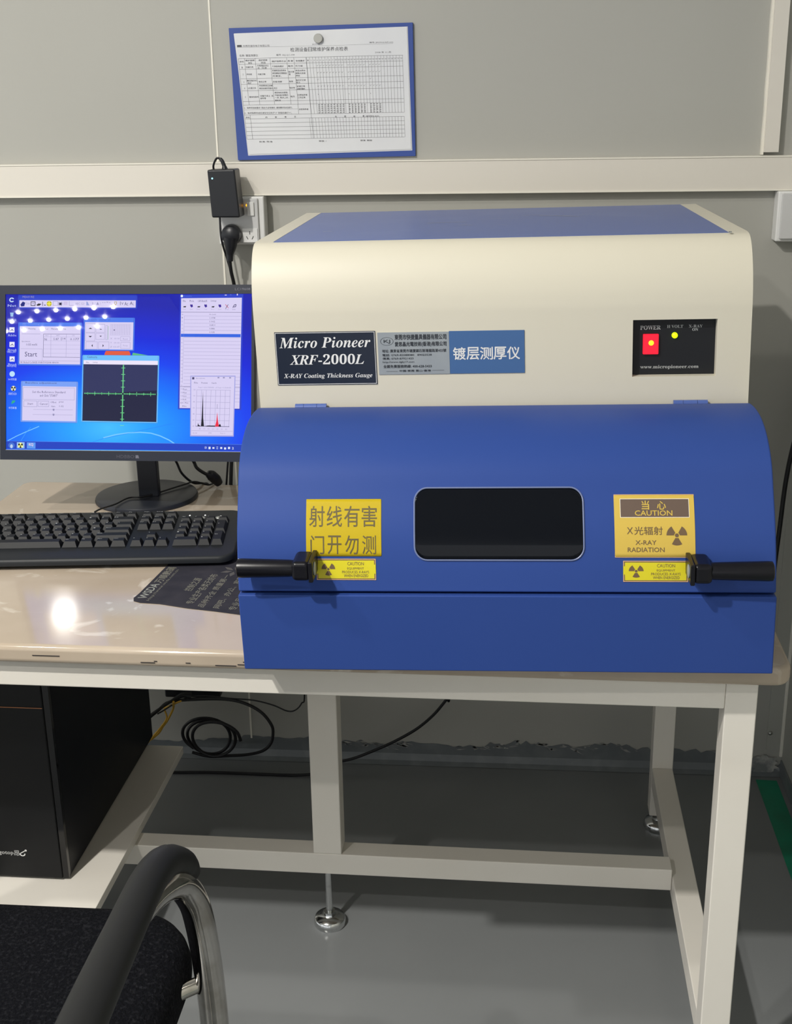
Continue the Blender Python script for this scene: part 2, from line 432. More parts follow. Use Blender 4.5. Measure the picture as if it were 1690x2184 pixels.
# ------------------------------------------------------------------ desk
TY = -.0143; D = .6708
def tt(v): c, s_ = math.cos(TY), math.sin(TY); return (c*v[0]-s_*v[1], s_*v[0]+c*v[1], v[2])
desk = thing('workbench', (-.28, .4, 0), 'white steel framed workbench with a beige marbled top and a low shelf', 'desk')
b = MB().prism(rrect(-.872, .0405, .337, .733, .022), lambda p: (p[0], p[1], D-.025), lambda p: (p[0], p[1], D), 'desk_top')
top_o = part(b, 'desk_top', desk, bevel=.0075, seg=4, T=tt)
b = MB()
for x, L, z in ((-.585, .035, .012), (-.447, .018, .017), (-.43, .004, .015), (-.39, .006, .016), (-.353, .026, .018), (-.325, .016, .016), (-.318, .016, .0125), (-.262, .012, .012)):
    b.box(x, .0398, D-z-.0010, x+L, .0412, D-z, 'chip')
part(b, 'edge_chip', top_o, T=tt)['kind'] = 'stuff'
tw = .0378; yf = .0570; xl = .3012; xL = -.868; zt_ = D-.025; zb_ = D-.0633; ym = .3968; ybk = .7365
def post(name, x0, y0, z0, x1, y1, z1, lab=None):
    o = part(MB().box(x0, y0, z0, x1, y1, z1, 'frame_white'), name, desk, bevel=.0018, T=tt)
    if lab: o['label'] = lab
    return o
post('top_rail', xL+tw, yf, zb_, xl-tw, yf+tw, zt_)
post('top_rail', xL+tw, ym+.002, zb_, xl-tw, ym+.042, zt_)
post('top_rail', xL+tw, ybk, zb_, xl-tw, ybk+tw, zt_)
for x0 in (xL, xl-tw):
    post('side_rail', x0, yf+tw, zb_, x0+tw, ybk, zt_)
    post('lower_side_rail', x0+.0004, yf+tw, .136-.0378, x0+tw-.0004, ybk, .136)
    post('leg', x0, yf, .035, x0+tw, yf+tw, zt_)
    post('leg', x0, ybk, .035, x0+tw, ybk+tw, zt_)
post('leg', -.3095, ym, .1496, -.2635, ym+.040, zb_, 'wide middle leg ending on the lower cross rail')
post('lower_cross_rail', xL+tw, ym, .1118, xl-tw, ym+.0378, .1496)
def foot(x, y, top):
    t = part(MB().lathe([(.0055, .02), (.0055, top)], (x, y, 0), 'chrome', n=14), 'levelling_foot', desk, smooth=True, T=tt)
    t['label'] = 'chrome levelling foot with round pad'
    part(MB().lathe([(.0255, 0), (.0265, .003), (.0262, .011), (.024, .0155), (.013, .0185), (.012, .019)], (x, y, 0), 'chrome', n=32), 'foot_pad', t, smooth=True, T=tt, angle=.9)
    part(MB().lathe([(.0105, .019), (.0105, .0255)], (x, y, 0), 'chrome', n=6), 'hex_nut', t, T=tt)
foot(-.2905, ym+.022, .112)
for x0 in (xL+tw/2, xl-tw/2):
    for y0 in (yf+tw/2, ybk+tw/2): foot(x0, y0, .036)
sh = part(MB().box(-1.0, .14, .1496, -.6075, .700, .1650, 'frame_white'), 'shelf_board', desk, bevel=.001, T=tt)
sh['label'] = 'low white shelf board carrying the computer'

# ------------------------------------------------------------------ measuring machine
MA = np.array([[1, 0, -.0286], [0, 1, 0], [.0143, 0, 1]]); c_, s_ = math.cos(.0066), math.sin(.0066)
MR = np.array([[c_, -s_, 0], [s_, c_, 0], [0, 0, 1]]); MM = MR@MA; MT = MR@np.array([0, 0, .0044])+np.array([0, 0, D])
def mt(v): return tuple(MM@np.array(v, float)+MT)
mach = thing('coating_thickness_gauge', (0, .35, D), 'large blue and cream bench measuring machine with curved lid and dark window', 'machine')
H = .305; G = .0045
b = MB().prism([(0, 0), (.69, 0), (.69, .0945), (0, .0945)], lambda p: (-H, p[0], p[1]), lambda p: (H, p[0], p[1]), 'blue')
o = part(b, 'base_cabinet', mach, bevel=.0016, T=mt); o['label'] = 'plain blue lower cabinet'
PF = catmull([(y, z, 0) for y, z in [(.004, .0972), (.0115, .133), (.0225, .166), (.042, .202), (.060, .232), (.087, .254), (.121, .267), (.158, .2712), (.19, .2700), (.2085, .2665)]], 5)
PF = [(p.x, p.y) for p in PF]
poly = PF+[(.2085, .0972)]
b = MB().prism(poly, lambda p: (-H, p[0], p[1]), lambda p: (H, p[0], p[1]), 'blue')
lid = part(b, 'lid', mach, bevel=.0022, seg=3, T=mt, angle=.55); lid['label'] = 'curved blue hinged lid'
_v = np.array(PF); _n = int(np.argmax(_v[:, 1]))
def vw(wz): return float(np.interp(wz, _v[:_n, 1], _v[:_n, 0]))
def onlid(x, wz, off=.0006):      # point on the curved lid, lifted outward
    a, c2 = vw(wz-.003), vw(wz+.003); sl = (c2-a)/.006; L = math.hypot(1, sl)
    return mt((x, vw(wz)-off/L, wz+off*sl/L))
# cream housing with a cut pocket for the control panel
HP = [(.2127, .0972), (.2127, .2700), (.2127, .385)]+[(p.x, p.y) for p in catmull([(.2127, .388, 0), (.2148, .408, 0), (.2200, .428, 0), (.2290, .447, 0), (.2400, .4600, 0), (.2520, .4665, 0), (.266, .4684, 0)], 4)]+[(.693, .4684), (.693, .0972)]
b = MB().prism(HP, lambda p: (-H, p[0], p[1]), lambda p: (H, p[0], p[1]), 'cream')
hous = part(b, 'upper_housing', mach, bevel=.003, seg=3, T=mt, angle=.6); hous['label'] = 'cream upper housing with rounded front'
cut = MB().box(.1632, .20, .3002, .2643, .2260, .3703, 'cream').build('cutter', T=mt)
cut2 = MB().box(-.2815, .2585, .4674, .2815, .70, .48, 'cream').build('cutter2', T=mt)
for cx in (cut, cut2):
    md = hous.modifiers.new('pocket', 'BOOLEAN'); md.object = cx; md.operation = 'DIFFERENCE'; md.solver = 'EXACT'
# cut first, then bevel, so move the bevel behind the booleans
hous.modifiers.move(0, 2)
dg = bpy.context.evaluated_depsgraph_get()
nm = bpy.data.meshes.new_from_object(hous.evaluated_get(dg)); hous.modifiers.clear(); hous.data = nm
for cx in (cut, cut2): bpy.data.objects.remove(cx)
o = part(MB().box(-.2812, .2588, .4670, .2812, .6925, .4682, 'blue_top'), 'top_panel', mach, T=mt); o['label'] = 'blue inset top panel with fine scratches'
fl = Flat()
for (x, y, L, a, t) in ((-.10, .47, .055, .08, .0022), (.06, .55, .055, -.5, .003), (.035, .56, .03, .1, .0014), (-.055, .43, .02, -.3, .002), (-.235, .38, .012, 0, .002), (-.03, .51, .06, .1, .001), (.11, .55, .03, 0, .001), (.0, .42, .012, -.2, .001)):
    fl.line([(x, y), (x+L*.5, y+.004+L*.5*a), (x+L, y+L*a)], t*.8, 'print_grey', 1)
sc_ = flatpart(fl, 'scratches', o, lambda x, y, l: mt((x, y, .4684)))
sc_['kind'] = 'stuff'
part(MB().box(.2805, .2495, .4684, .2835, .2535, .4700, 'steel'), 'panel_clip', hous, T=mt)
for x0, x1 in ((-.2589, -.2192), (.2136, .2548)):
    b = MB(); L = (x1-x0)
    for k, (a, c2) in enumerate(((0, .27), (.28, .69), (.70, 1))):
        b.lathe([(.0046, x0+a*L), (.0046, x0+c2*L)], (0, .2075, .2668), 'blue_top', ax='x', n=14)
    part(b, 'hinge', mach, T=mt, smooth=True)
# viewing window: curved dark pane in a gasket
def lidpatch(x0, z0, x1, z1, r, m, off, name, parent, thick=.0005, bulge=None):
    xsx = sorted(set([x0, x1]+[x0+r*(1-math.cos(k*PI/12)) for k in range(7)]+[x1-r*(1-math.cos(k*PI/12)) for k in range(7)]))
    nz = 14; bb_ = MB(); vs = []; fs = []
    def lim(x):
        dx = max(0, (x0+r)-x, x-(x1-r)); q = r-math.sqrt(max(0, r*r-dx*dx)); return z0+q, z1-q
    for x in xsx:
        a, c2 = lim(x)
        for k in range(nz+1): vs.append(onlid(x, a+(c2-a)*k/nz, off))
    for i in range(len(xsx)-1):
        for k in range(nz):
            a = i*(nz+1)+k; fs.append((a, a+nz+1, a+nz+2, a+1))
    bb_.add(vs, fs, m); o = part(bb_, name, parent, smooth=True)
    md = o.modifiers.new('thick', 'SOLIDIFY'); md.thickness = thick; md.offset = 0
    return o
WX0, WZ0, WX1, WZ1 = -.0986, .1340, .0922, .2086
win = lidpatch(WX0, WZ0, WX1, WZ1, .0145, 'window_glass', .0008, 'viewing_window', mach); win['label'] = 'dark rounded viewing window'
ring = rrect(WX0-.0004, WZ0-.0004, WX1+.0004, WZ1+.0004, .0148, 8); ring.append(ring[0])
rp = []
for a, c2 in zip(ring[:-1], ring[1:]):
    k = max(1, int(math.hypot(c2[0]-a[0], c2[1]-a[1])/.008))
    for j in range(k): rp.append(onlid(a[0]+(c2[0]-a[0])*j/k, a[1]+(c2[1]-a[1])*j/k, .0008))
rp.append(rp[0])
part(MB().tube(rp, .0010, 'gasket', n=6, smooth=0), 'window_gasket', win, smooth=True)

# handles
def handle(sx, xc, xe, zc, lab):
    # xc: inner face of the collar block, xe: outer end of the grip
    yb_ = vw(zc)
    h_ = part(MB().box(min(xc, xc+sx*.005), -.0300, zc-.0125, max(xc, xc+sx*.005), yb_+.0015, zc+.0115, 'handle_black'), 'handle', mach, bevel=.0012, T=mt)
    h_['label'] = lab
    part(MB().box(min(xc+sx*.0035, xc+sx*.0245), -.0285, zc-.0118, max(xc+sx*.0035, xc+sx*.0245), yb_+.001, zc+.0112, 'handle_black'), 'handle_collar', h_, bevel=.0055, seg=4, T=mt)
    prof = [(.0092, xc+sx*.022), (.0098, xc+sx*.028), (.0104, xc+sx*.050), (.0112, xe-sx*.006), (.0108, xe-sx*.0012), (.0085, xe)]
    part(MB().lathe(prof, (0, -.0165, zc+.0002), 'handle_black', ax='x', n=28), 'grip', h_, smooth=True, T=mt)
    part(MB().lathe([(.0078, xc-sx*.0002), (.0078, xc-sx*.0010), (.006, xc-sx*.0015)], (0, -.0165, zc), 'plate_grey', ax='x', n=24), 'end_cap', h_, smooth=True, T=mt)
handle(-1, -.2110, -.2990, .1340, 'left black handle')
handle(1, .2050, .2960, .1315, 'right black handle')

# stickers on the lid
def sticker(name, x0, z0, x1, z1, m, lab, r=.0008):
    o = lidpatch(x0, z0, x1, z1, r, m, .0004, name, mach, thick=.0003); o['label'] = lab; return o
def lidart(fl, name, parent, x0, z0, x1, z1, W_, H_):
    return flatpart(fl, name, parent, lambda x, y, l: onlid(x0+(x1-x0)*x/W_, z1-(z1-z0)*y/H_, .0006+.00008*l))
q = (-.2240, .1378, -.1371, .1979)
s1 = sticker('warning_sticker', *q, 'sticker_yellow', 'yellow sticker with two rows of brown characters')
fl = Flat()      # coordinates: 690 x 520 sheet
for i, ch in enumerate('射线有害'): fl.text(ch, 30+i*158, 62, 168+i*158, 248, 'print_brown', off=.004)
for i, ch in enumerate('门开勿测'): fl.text(ch, 40+i*156, 328, 164+i*156, 505, 'print_brown', off=.004)
lidart(fl, 'lettering', s1, *q, 680, 525)
q = (.1270, .1367, .2161, .2016)
s2 = sticker('warning_sticker', *q, 'sticker_amber', 'amber sticker with a brown heading band and radiation symbol')
fl = Flat()      # 700 x 550
fl.frame(0, 0, 700, 550, 5, 'sticker_edge', 1)
fl.rect(57, 40, 652, 192, 'sticker_brown', 1).frame(53, 36, 656, 196, 4, 'caulk', 1)
fl.text('当', 243, 54, 308, 128, 'sticker_amber', off=.02).text('心', 378, 58, 454, 128, 'sticker_amber', off=.02)
fl.text('CAUTION', 182, 136, 508, 180, 'sticker_amber', off=.02)
fl.text('X', 108, 280, 160, 338, 'symbol_brown', off=.01)
for i, ch in enumerate('光辐射'): fl.text(ch, 172+i*84, 274, 250+i*84, 346, 'symbol_brown', off=.008)
fl.text('X-RAY', 180, 394, 362, 434, 'symbol_brown', off=.015).text('RADIATION', 112, 458, 432, 500, 'symbol_brown', off=.015)
fl.trefoil(541, 350, 90, 'symbol_brown')
lidart(fl, 'lettering', s2, *q, 700, 550)
for (q, sx, lab) in (((-.2125, .1111, -.1440, .1350), 0, 'small bright yellow caution sticker beside the left handle'), ((.1360, .1098, .2078, .1331), 1, 'small bright yellow caution sticker beside the right handle')):
    s3 = sticker('caution_label', *q, 'sticker_bright', lab)
    fl = Flat()  # 540 x 190
    fl.frame(0, 0, 540, 190, 6, 'sticker_edge', 1).frame(6, 6, 534, 184, 8, 'symbol_brown', 1)
    fl.trefoil(108, 92, 62, 'symbol_brown', sy=.95)
    fl.text('CAUTION', 282, 28, 432, 58, 'symbol_brown')
    fl.text('EQUIPMENT', 280, 76, 432, 98, 'symbol_brown')
    fl.text('PRODUCES X-RAYS', 232, 106, 478, 130, 'symbol_brown')
    fl.text('WHEN ENERGIZED', 248, 138, 470, 164, 'symbol_brown')
    lidart(fl, 'lettering', s3, *q, 540, 190)

# name plates on the cream front
def plate(name, x0, z0, x1, z1, m, lab, skew=0):
    o = part(MB().box(x0, .2117, z0, x1, .2128, z1, m), name, mach, T=mt, bevel=.0002); o['label'] = lab; return o
def front(fl, name, parent, x0, z0, x1, z1, W_, H_, y=.2117):
    return flatpart(fl, name, parent, lambda x, y_, l: mt((x0+(x1-x0)*x/W_, y-.00008-.00008*l, z1-(z1-z0)*y_/H_)))
q = (-.2802, .2947, -.1533, .3620)
p1 = plate('name_plate', *q, 'plate_navy', 'dark navy name plate with white italic lettering')
fl = Flat().frame(4, 4, 600, 316, 3, 'print_white')
fl.text('Micro Pioneer', 26, 32, 574, 96, 'print_white', st='bi').text('XRF-2000L', 82, 134, 530, 196, 'print_white', st='bi', shear=.06)
fl.text('X-RAY Coating Thickness Gauge', 40, 250, 576, 284, 'print_white', st='bi')
front(fl, 'lettering', p1, *q, 604, 320)
q = (-.1507, .3068, -.0616, .3598)
p2 = plate('supplier_plate', *q, 'plate_grey', 'grey supplier plate of small dark writing')
fl = Flat()      # 1570 x 910
fl.disc(205, 190, 145, 88, 'print_dark', 1, n=40, a0=0, a1=2*PI-.0001, ri=.93).text('KJ', 135, 155, 278, 240, 'print_dark', off=.02)
fl.text('東莞市快捷量具儀器有限公司', 380, 45, 1510, 160, 'print_dark', off=.03).text('愛思晶光電技術(香港)有限公司', 380, 205, 1510, 315, 'print_dark', off=.03)
fl.text('地址: 廣東省東莞市塘廈鎮石鼓塘龍路第455號', 92, 362, 1500, 432, 'print_dark', off=.02)
fl.text('電話: 0769-82088080   89023538', 95, 460, 1180, 512, 'print_dark', off=.015)
fl.text('傳真: 0769-87921433', 95, 535, 775, 588, 'print_dark', off=.015)
fl.text('http://www.dgkj17.com', 95, 618, 790, 668, 'print_dark', off=.01)
fl.text('全國免費服務熱線: 400-628-5433', 105, 700, 1170, 765, 'print_dark', off=.03)
fl.text('中國·東莞 昆山·香港', 455, 810, 1150, 852, 'print_dark', off=.03)
fl.rect(165, 838, 415, 844, 'print_dark').rect(1180, 826, 1440, 832, 'print_dark')
front(fl, 'lettering', p2, *q, 1570, 910)
q = (-.0615, .3070, .0313, .3604)
p3 = plate('title_plate', *q, 'plate_blue', 'mid blue plate with large white characters')
fl = Flat()
for i, ch in enumerate('镀层测厚仪'): fl.text(ch, 22+i*82, 100, 98+i*82, 176, 'print_white', off=.02)
front(fl, 'lettering', p3, *q, 455, 262)
# control panel in its pocket
cp = part(MB().box(.1634, .2245, .3004, .2641, .2262, .3701, 'control_black'), 'control_panel', mach, T=mt); cp['label'] = 'recessed black control panel'
q = (.1634, .3004, .2641, .3701)
fl = Flat()      # 745 x 495
fl.text('POWER', 72, 62, 256, 98, 'print_grey', st='b').text('H VOLT', 312, 60, 456, 86, 'print_grey', st='b')
fl.text('X-RAY', 506, 60, 630, 84, 'print_grey', st='b').text('ON', 538, 90, 590, 114, 'print_grey', st='b')
fl.text('www.micropioneer.com', 78, 412, 604, 450, 'print_grey', st='b')
front(fl, 'lettering', cp, *q, 745, 495, y=.2245)
sw = part(MB().box(.1765, .2205, .3262, .1955, .2246, .3512, 'red_lens'), 'power_switch', cp, bevel=.001, T=mt); sw['label'] = 'lit red rocker switch'
part(MB().lathe([(.0033, .2205), (.003, .2199), (.001, .2194)], (.1864, 0, .3405), 'orange_glow', ax='y', n=16), 'lit_window', cp, T=mt)
o = part(MB().lathe([(.0036, .2245), (.0036, .2225), (.0025, .2212), (.0008, .2206)], (.2150, 0, .3490), 'green_led', ax='y', n=18), 'indicator_lamp', cp, T=mt, smooth=True); o['label'] = 'yellow green indicator lamp'

# ------------------------------------------------------------------ monitor
P1 = Vector((-.8, .516, .776)); UP = Vector((0, .27664, .96097)); NB = Vector((0, .96097, -.27664))
def mp_(x, s_2, d=0): return P1+Vector((x+.8, 0, 0))+UP*s_2+NB*d       # d: behind the front face
def monT(v): return mp_(v[0], v[2], v[1])
mon = thing('computer_monitor', (-.61, .655, D), 'black widescreen monitor on a round stand showing a blue desktop', 'monitor')
MX0, MX1, MS0, MS1 = -.8005, -.3925, 0, .2745
SX0, SX1, SS0, SS1 = -.7912, -.3968, .0160, .2605
b = MB()
b.prism(rrect(MX0, MS0, MX1, MS1, .004), lambda p: (p[0], .004, p[1]), lambda p: (p[0], .022, p[1]), 'bezel')
b.prism(rrect(MX0+.05, MS0+.04, MX1-.05, MS1-.04, .02), lambda p: (p[0], .022, p[1]), lambda p: (p[0], .040, p[1]), 'stand')
part(b, 'rear_cover', mon, bevel=.002, T=monT)
b = MB()
for a in ((MX0, MS0, MX1, SS0), (MX0, SS1, MX1, MS1), (MX0, SS0, SX0, SS1), (SX1, SS0, MX1, SS1)): b.box(a[0], -.0015, a[1], a[2], .004, a[3], 'bezel')
bz = part(b, 'bezel', mon, T=monT)
part(MB().box(SX0, -.0017, SS0-.0008, SX1, .003, SS0, 'plate_grey'), 'screen_edge', bz, T=monT)
fl = Flat().text('HDBBO', 0, 0, 40, 7, 'print_dim', off=.02).poly([(43, 7), (51, 7), (49, 0), (43, 0)], 'print_dim')
flatpart(fl, 'maker_mark', bz, lambda x, y, l: mp_(-.6110+x*.00071, .0090-y*.0007, -.0016))
fl = Flat().text('LC19608', 0, 0, 40, 6, 'print_dim')
flatpart(fl, 'model_mark', bz, lambda x, y, l: mp_(-.4230+x*.0006, .2695-y*.0006, -.0016))
# neck and foot
b = MB().prism([(-.6175, .690), (-.5830, .690), (-.5860, .88), (-.6210, .88)], lambda p: (p[0], .632+(p[1]-.69)*.05, p[1]-.010), lambda p: (p[0], .647+(p[1]-.69)*.05, p[1]-.010), 'stand')
part(b, 'stand_neck', mon, bevel=.002)
b = MB().lathe([(.086, 0), (.0865, .003), (.0845, .0075), (.080, .009), (.03, .0102), (.02, .0104)], (-.610, .653, D), 'stand', n=56)
part(b, 'stand_base', mon, smooth=True)
# the screen: wallpaper + graphics. Artwork sheet is 1690 x 1207
hm = homog([(35, 85), (1628, 80), (50, 1090), (1660, 1070)], [(SX0, SS1), (SX1, SS1), (SX0, SS0), (SX1, SS0)])
me = bpy.data.meshes.new('screen')
me.from_pydata([mp_(SX0, SS0, .0004), mp_(SX1, SS0, .0004), mp_(SX1, SS1, .0004), mp_(SX0, SS1, .0004)], [], [(0, 1, 2, 3)])
uv = me.uv_layers.new(name='uv')
for k, c2 in enumerate(((0, 0), (1, 0), (1, 1), (0, 1))): uv.data[k].uv = c2
me.materials.append(MATS['wallpaper']); so = bpy.data.objects.new('screen', me); COL.objects.link(so); so.parent = mon
bpy.context.view_layer.update(); so.matrix_parent_inverse = mon.matrix_world.inverted(); so['label'] = 'lit screen showing several program windows'
S = Flat()
W_ = smat(216, 208, 242); WW = smat(236, 228, 250); FR = smat(70, 120, 235); FRD = smat(44, 66, 200); GL = smat(150, 190, 250); INK = smat(70, 66, 110); INKS = smat(150, 146, 186); NAV = smat(16, 30, 120)
LT = smat(120, 200, 255); BAR = smat(20, 60, 190); DK = smat(44, 48, 92); DK2 = smat(24, 26, 60)
# logo behind the windows and light arcs
S.disc(780, 470, 85, 60, smat(225, 90, 60), 1, n=20, a0=PI, a1=2*PI, ri=.05).disc(780, 475, 84, 40, smat(230, 120, 90), 1, n=14, a0=0, a1=PI, ri=.05)
S.poly([(868, 500), (1000, 495), (1040, 478), (880, 452)], smat(90, 190, 130), 1)
S.line([(60, 1032), (120, 1000), (190, 968), (270, 934)], 5, LT, 1).line([(150, 1030), (180, 980), (215, 940)], 3, smat(60, 160, 255), 1)
S.line([(700, 1000), (780, 978), (860, 965), (940, 960), (1010, 964), (1070, 980), (1130, 1006), (1185, 1040), (1225, 1070)], 7, LT, 1)
S.line([(600, 1040), (700, 1005), (900, 960), (1150, 900)], 2, smat(30, 120, 250), 1)
S.poly([(52, 1084), (1650, 1066), (1650, 1024), (51, 1034)], BAR, 2)
S.poly([(51, 1036), (1650, 1026), (1650, 1023), (51, 1033)], smat(70, 120, 230), 3)
S.rect(122, 1040, 174, 1080, smat(150, 190, 240), 3).trefoil(147, 1061, 17, smat(10, 10, 10), 5).disc(147, 1061, 18, 18, smat(250, 250, 150), 4)
S.rect(190, 1040, 248, 1080, smat(90, 150, 240), 3).text('KCJ', 204, 1046, 232, 1066, smat(250, 220, 220), 4, off=.03)
S.disc(86, 1062, 22, 20, smat(60, 110, 210), 3).disc(86, 1068, 9, 13, smat(190, 210, 240), 4)
for i, g in enumerate(('CH', 'P', '■', '•', '◢', '◄', '▰', '2')):
    x = 1362+i*25; S.rect(x, 1042+(i % 3)*2, x+13, 1056+(i % 2)*3, smat(225, 232, 250), 3) if i not in (0, 3, 7) else S.text(g if i != 3 else ':', x, 1043, x+12, 1057, smat(225, 232, 250), 3, off=.02)
# desktop icons
for y, c2, t_ in ((122, (200, 225, 250), 'Net'), (213, (150, 190, 230), '回收站'), (312, (235, 235, 250), 'Adobe'), (406, (235, 235, 250), 'Microsoft'), (500, (235, 235, 250), 'Microsoft'), (596, (190, 225, 250), '360浏览器'), (690, (240, 240, 200), 'XRF2020'), (782, (40, 170, 140), '卡巴斯基')):
    x = 76+(y-122)*.018
    if y == 690: S.disc(x+8, y, 17, 17, smat(*c2), 2).trefoil(x+8, y, 16, smat(15, 15, 25), 3)
    elif y == 596: S.disc(x, y, 18, 18, smat(*c2), 2)
    elif y == 782: S.poly([(x-6, y+10), (x+14, y), (x+22, y-14), (x, y-14), (x-6, y)], smat(*c2), 2)
    elif y == 122: S.disc(x, y-2, 17, 15, smat(*c2), 2, n=16, a0=.6, a1=5.8, ri=.55)
    elif y == 213: S.poly([(x-12, y-12), (x+12, y-12), (x+8, y+14), (x-8, y+14)], smat(*c2), 2)
    else: S.rect(x-17, y-17, x+17, y+16, smat(*c2), 2).line([(x-10, y+8), (x+2, y-4), (x+9, y+8)], 4, smat(40, 50, 120), 3)
    S.text(t_, x-26, y+27, x+30, y+42, smat(200, 215, 250), 3, res=1)
S.text('Office 2007', 48, 445, 110, 460, smat(200, 215, 250), 3, res=1).text('PRO(PSV)', 50, 540, 112, 554, smat(200, 215, 250), 3, res=1)
def win_(x0, y0, x1, y1, tb, fr=FR, body=W_, l=4, bd=9, title='', tcol=INKS):
    S.poly(rrect(x0, y0, x1, y1, 8, 3)[::-1], fr, l); S.frame(x0+6, y0, x1-6, y1, 1.2, smat(30, 50, 150), l+1)
    S.rect(x0+bd, y0+tb, x1-bd, y1-bd, body, l+1)
    if title: S.text(title, x0+30, y0+6, x0+30+11*len(title), y0+20, tcol, l+2, res=1)
# tool bar window
win_(118, 88, 900, 176, 34, FRD, W_, 4, 9, 'MEASURE')
x = 132
S.text('▞', 134, 130, 166, 160, NAV, 7) if 0 else S.poly([(134, 150), (150, 130), (166, 138), (160, 160), (140, 162)], NAV, 7)
S.text('E km', 170, 134, 196, 150, INKS, 7, res=1).frame(203, 130, 234, 158, 4, smat(20, 18, 40), 7).rect(214, 140, 224, 146, INKS, 7)
S.poly([(240, 152), (255, 142), (274, 146), (262, 156), (248, 158)], smat(10, 10, 20), 7).rect(280, 132, 284, 158, INK, 7).rect(292, 150, 302, 156, INK, 7)
S.disc(325, 144, 17, 17, smat(190, 180, 20), 7).rect(322, 128, 328, 160, smat(240, 235, 90), 8).rect(309, 141, 341, 147, smat(240, 235, 90), 8)
S.frame(350, 128, 384, 156, 2, INKS, 7).text('( )', 384, 130, 412, 158, INKS, 7).rect(391, 137, 407, 153, smat(30, 24, 60), 7)
S.rect(420, 130, 446, 152, smat(205, 190, 228), 7).line([(458, 128), (458, 154), (490, 154)], 2, INKS, 7).text('ABC 123', 498, 136, 556, 150, INKS, 7, res=1)
S.poly([(570, 130), (576, 130), (590, 154), (570, 154)], smat(150, 160, 215), 7).text('B / ▲ /', 608, 132, 664, 150, INKS, 7, res=1)
S.text('- - ~ -', 675, 130, 725, 138, INKS, 7, res=1).line([(735, 146), (740, 156)], 3, INK, 7)
S.poly([(752, 130), (768, 130), (768, 144), (760, 154), (752, 144)], smat(180, 160, 70), 7).poly([(755, 133), (765, 133), (765, 142), (760, 148), (755, 142)], W_, 8)
S.rect(790, 130, 793, 152, INK, 7).text('V', 798, 134, 812, 150, INK, 7).text('Ac', 818, 132, 842, 154, INK, 7).text('A;', 852, 130, 878, 154, INK, 7)
# measurement window
win_(122, 262, 546, 540, 26, FR, W_, 4, 10, 'FP Coating', smat(120, 150, 230))
S.rect(140, 300, 450, 300.5, W_, 6)
for t_, a, c2 in (('File', 146, 168), ('Measuring', 190, 236), ('Cal', 258, 276), ('Tool', 300, 320), ('Manual(Eng.)  Help', 342, 440)): S.text(t_, a, 299, c2, 311, INK, 7, res=1)
S.rect(290, 336, 534, 338, INK, 7).rect(290, 484, 534, 486, INK, 7).rect(290, 336, 292, 486, INK, 7).rect(340, 338, 341.5, 484, INKS, 7).rect(442, 338, 443.5, 484, INKS, 7)
for y in (355, 380, 406, 432, 460): S.rect(292, y, 534, y+1, INKS, 7)
S.text('NO', 304, 342, 324, 351, INKS, 7, res=1).text('NET', 376, 342, 398, 350, INKS, 7, res=1).text('STD', 480, 342, 498, 350, INKS, 7, res=1)
S.text('Ni', 298, 364, 314, 378, INK, 7).text('5.87', 358, 362, 392, 376, INK, 7, res=1).text('[14', 408, 360, 436, 376, INK, 7, res=1).text('0.177', 468, 362, 526, 376, INK, 7, res=1)
S.rect(144, 336, 270, 338, INKS, 7).text('Specimen', 146, 381, 202, 391, INK, 7, res=1).text('0.035 mmN', 176, 398, 248, 412, INK, 7, res=1).rect(140, 432, 284, 433.5, INKS, 7).rect(284, 432, 285.5, 508, INKS, 7)
S.text('Start', 168, 452, 250, 482, INK, 7).rect(134, 508, 534, 509.5, INKS, 7)
S.text('80 Nickel/Cu BASE 090807/092008 0800/00', 140, 514, 394, 525, INK, 7, res=1)
# table control window
win_(555, 230, 888, 442, 30, FR, W_, 4, 9, 'Table control', smat(60, 90, 200))
for a in ((568, 268, 630, 326), (636, 272, 694, 326), (568, 328, 630, 380), (636, 330, 694, 370), (572, 384, 648, 432), (654, 384, 724, 432)): S.frame(*a, 1.6, INKS, 7)
for p in ([(588, 303), (600, 295), (612, 303)], [(588, 348), (600, 357), (612, 348)], [(660, 307), (668, 301), (676, 307)], [(660, 346), (668, 353), (676, 346)], [(617, 400), (609, 409), (617, 418)], [(682, 400), (690, 409), (682, 418)]): S.poly(p, smat(24, 20, 50), 8)
for i in range(12): S.rect(734+i*11, 272, 735+i*11, 342, INKS, 7)
for i in range(9): S.rect(728, 272+i*8.6, 866, 273+i*8.6, INKS, 7)
S.rect(752, 306, 760, 312, INK, 8).frame(700, 280, 712, 372, 1.5, INKS, 7).rect(714, 284, 718, 370, smat(170, 195, 190), 7)
for i, y in enumerate((358, 385, 411)): S.text(('X   00 00', 'Y   00 00', 'Z 13.07')[i], 732, y, 792, y+10, INKS, 7, res=1)
S.frame(798, 350, 860, 378, 1.6, INKS, 7).frame(800, 386, 862, 426, 1.6, INKS, 7).text('Reset', 814, 360, 846, 370, INKS, 8, res=1).text('Focus', 816, 402, 846, 412, INKS, 8, res=1)
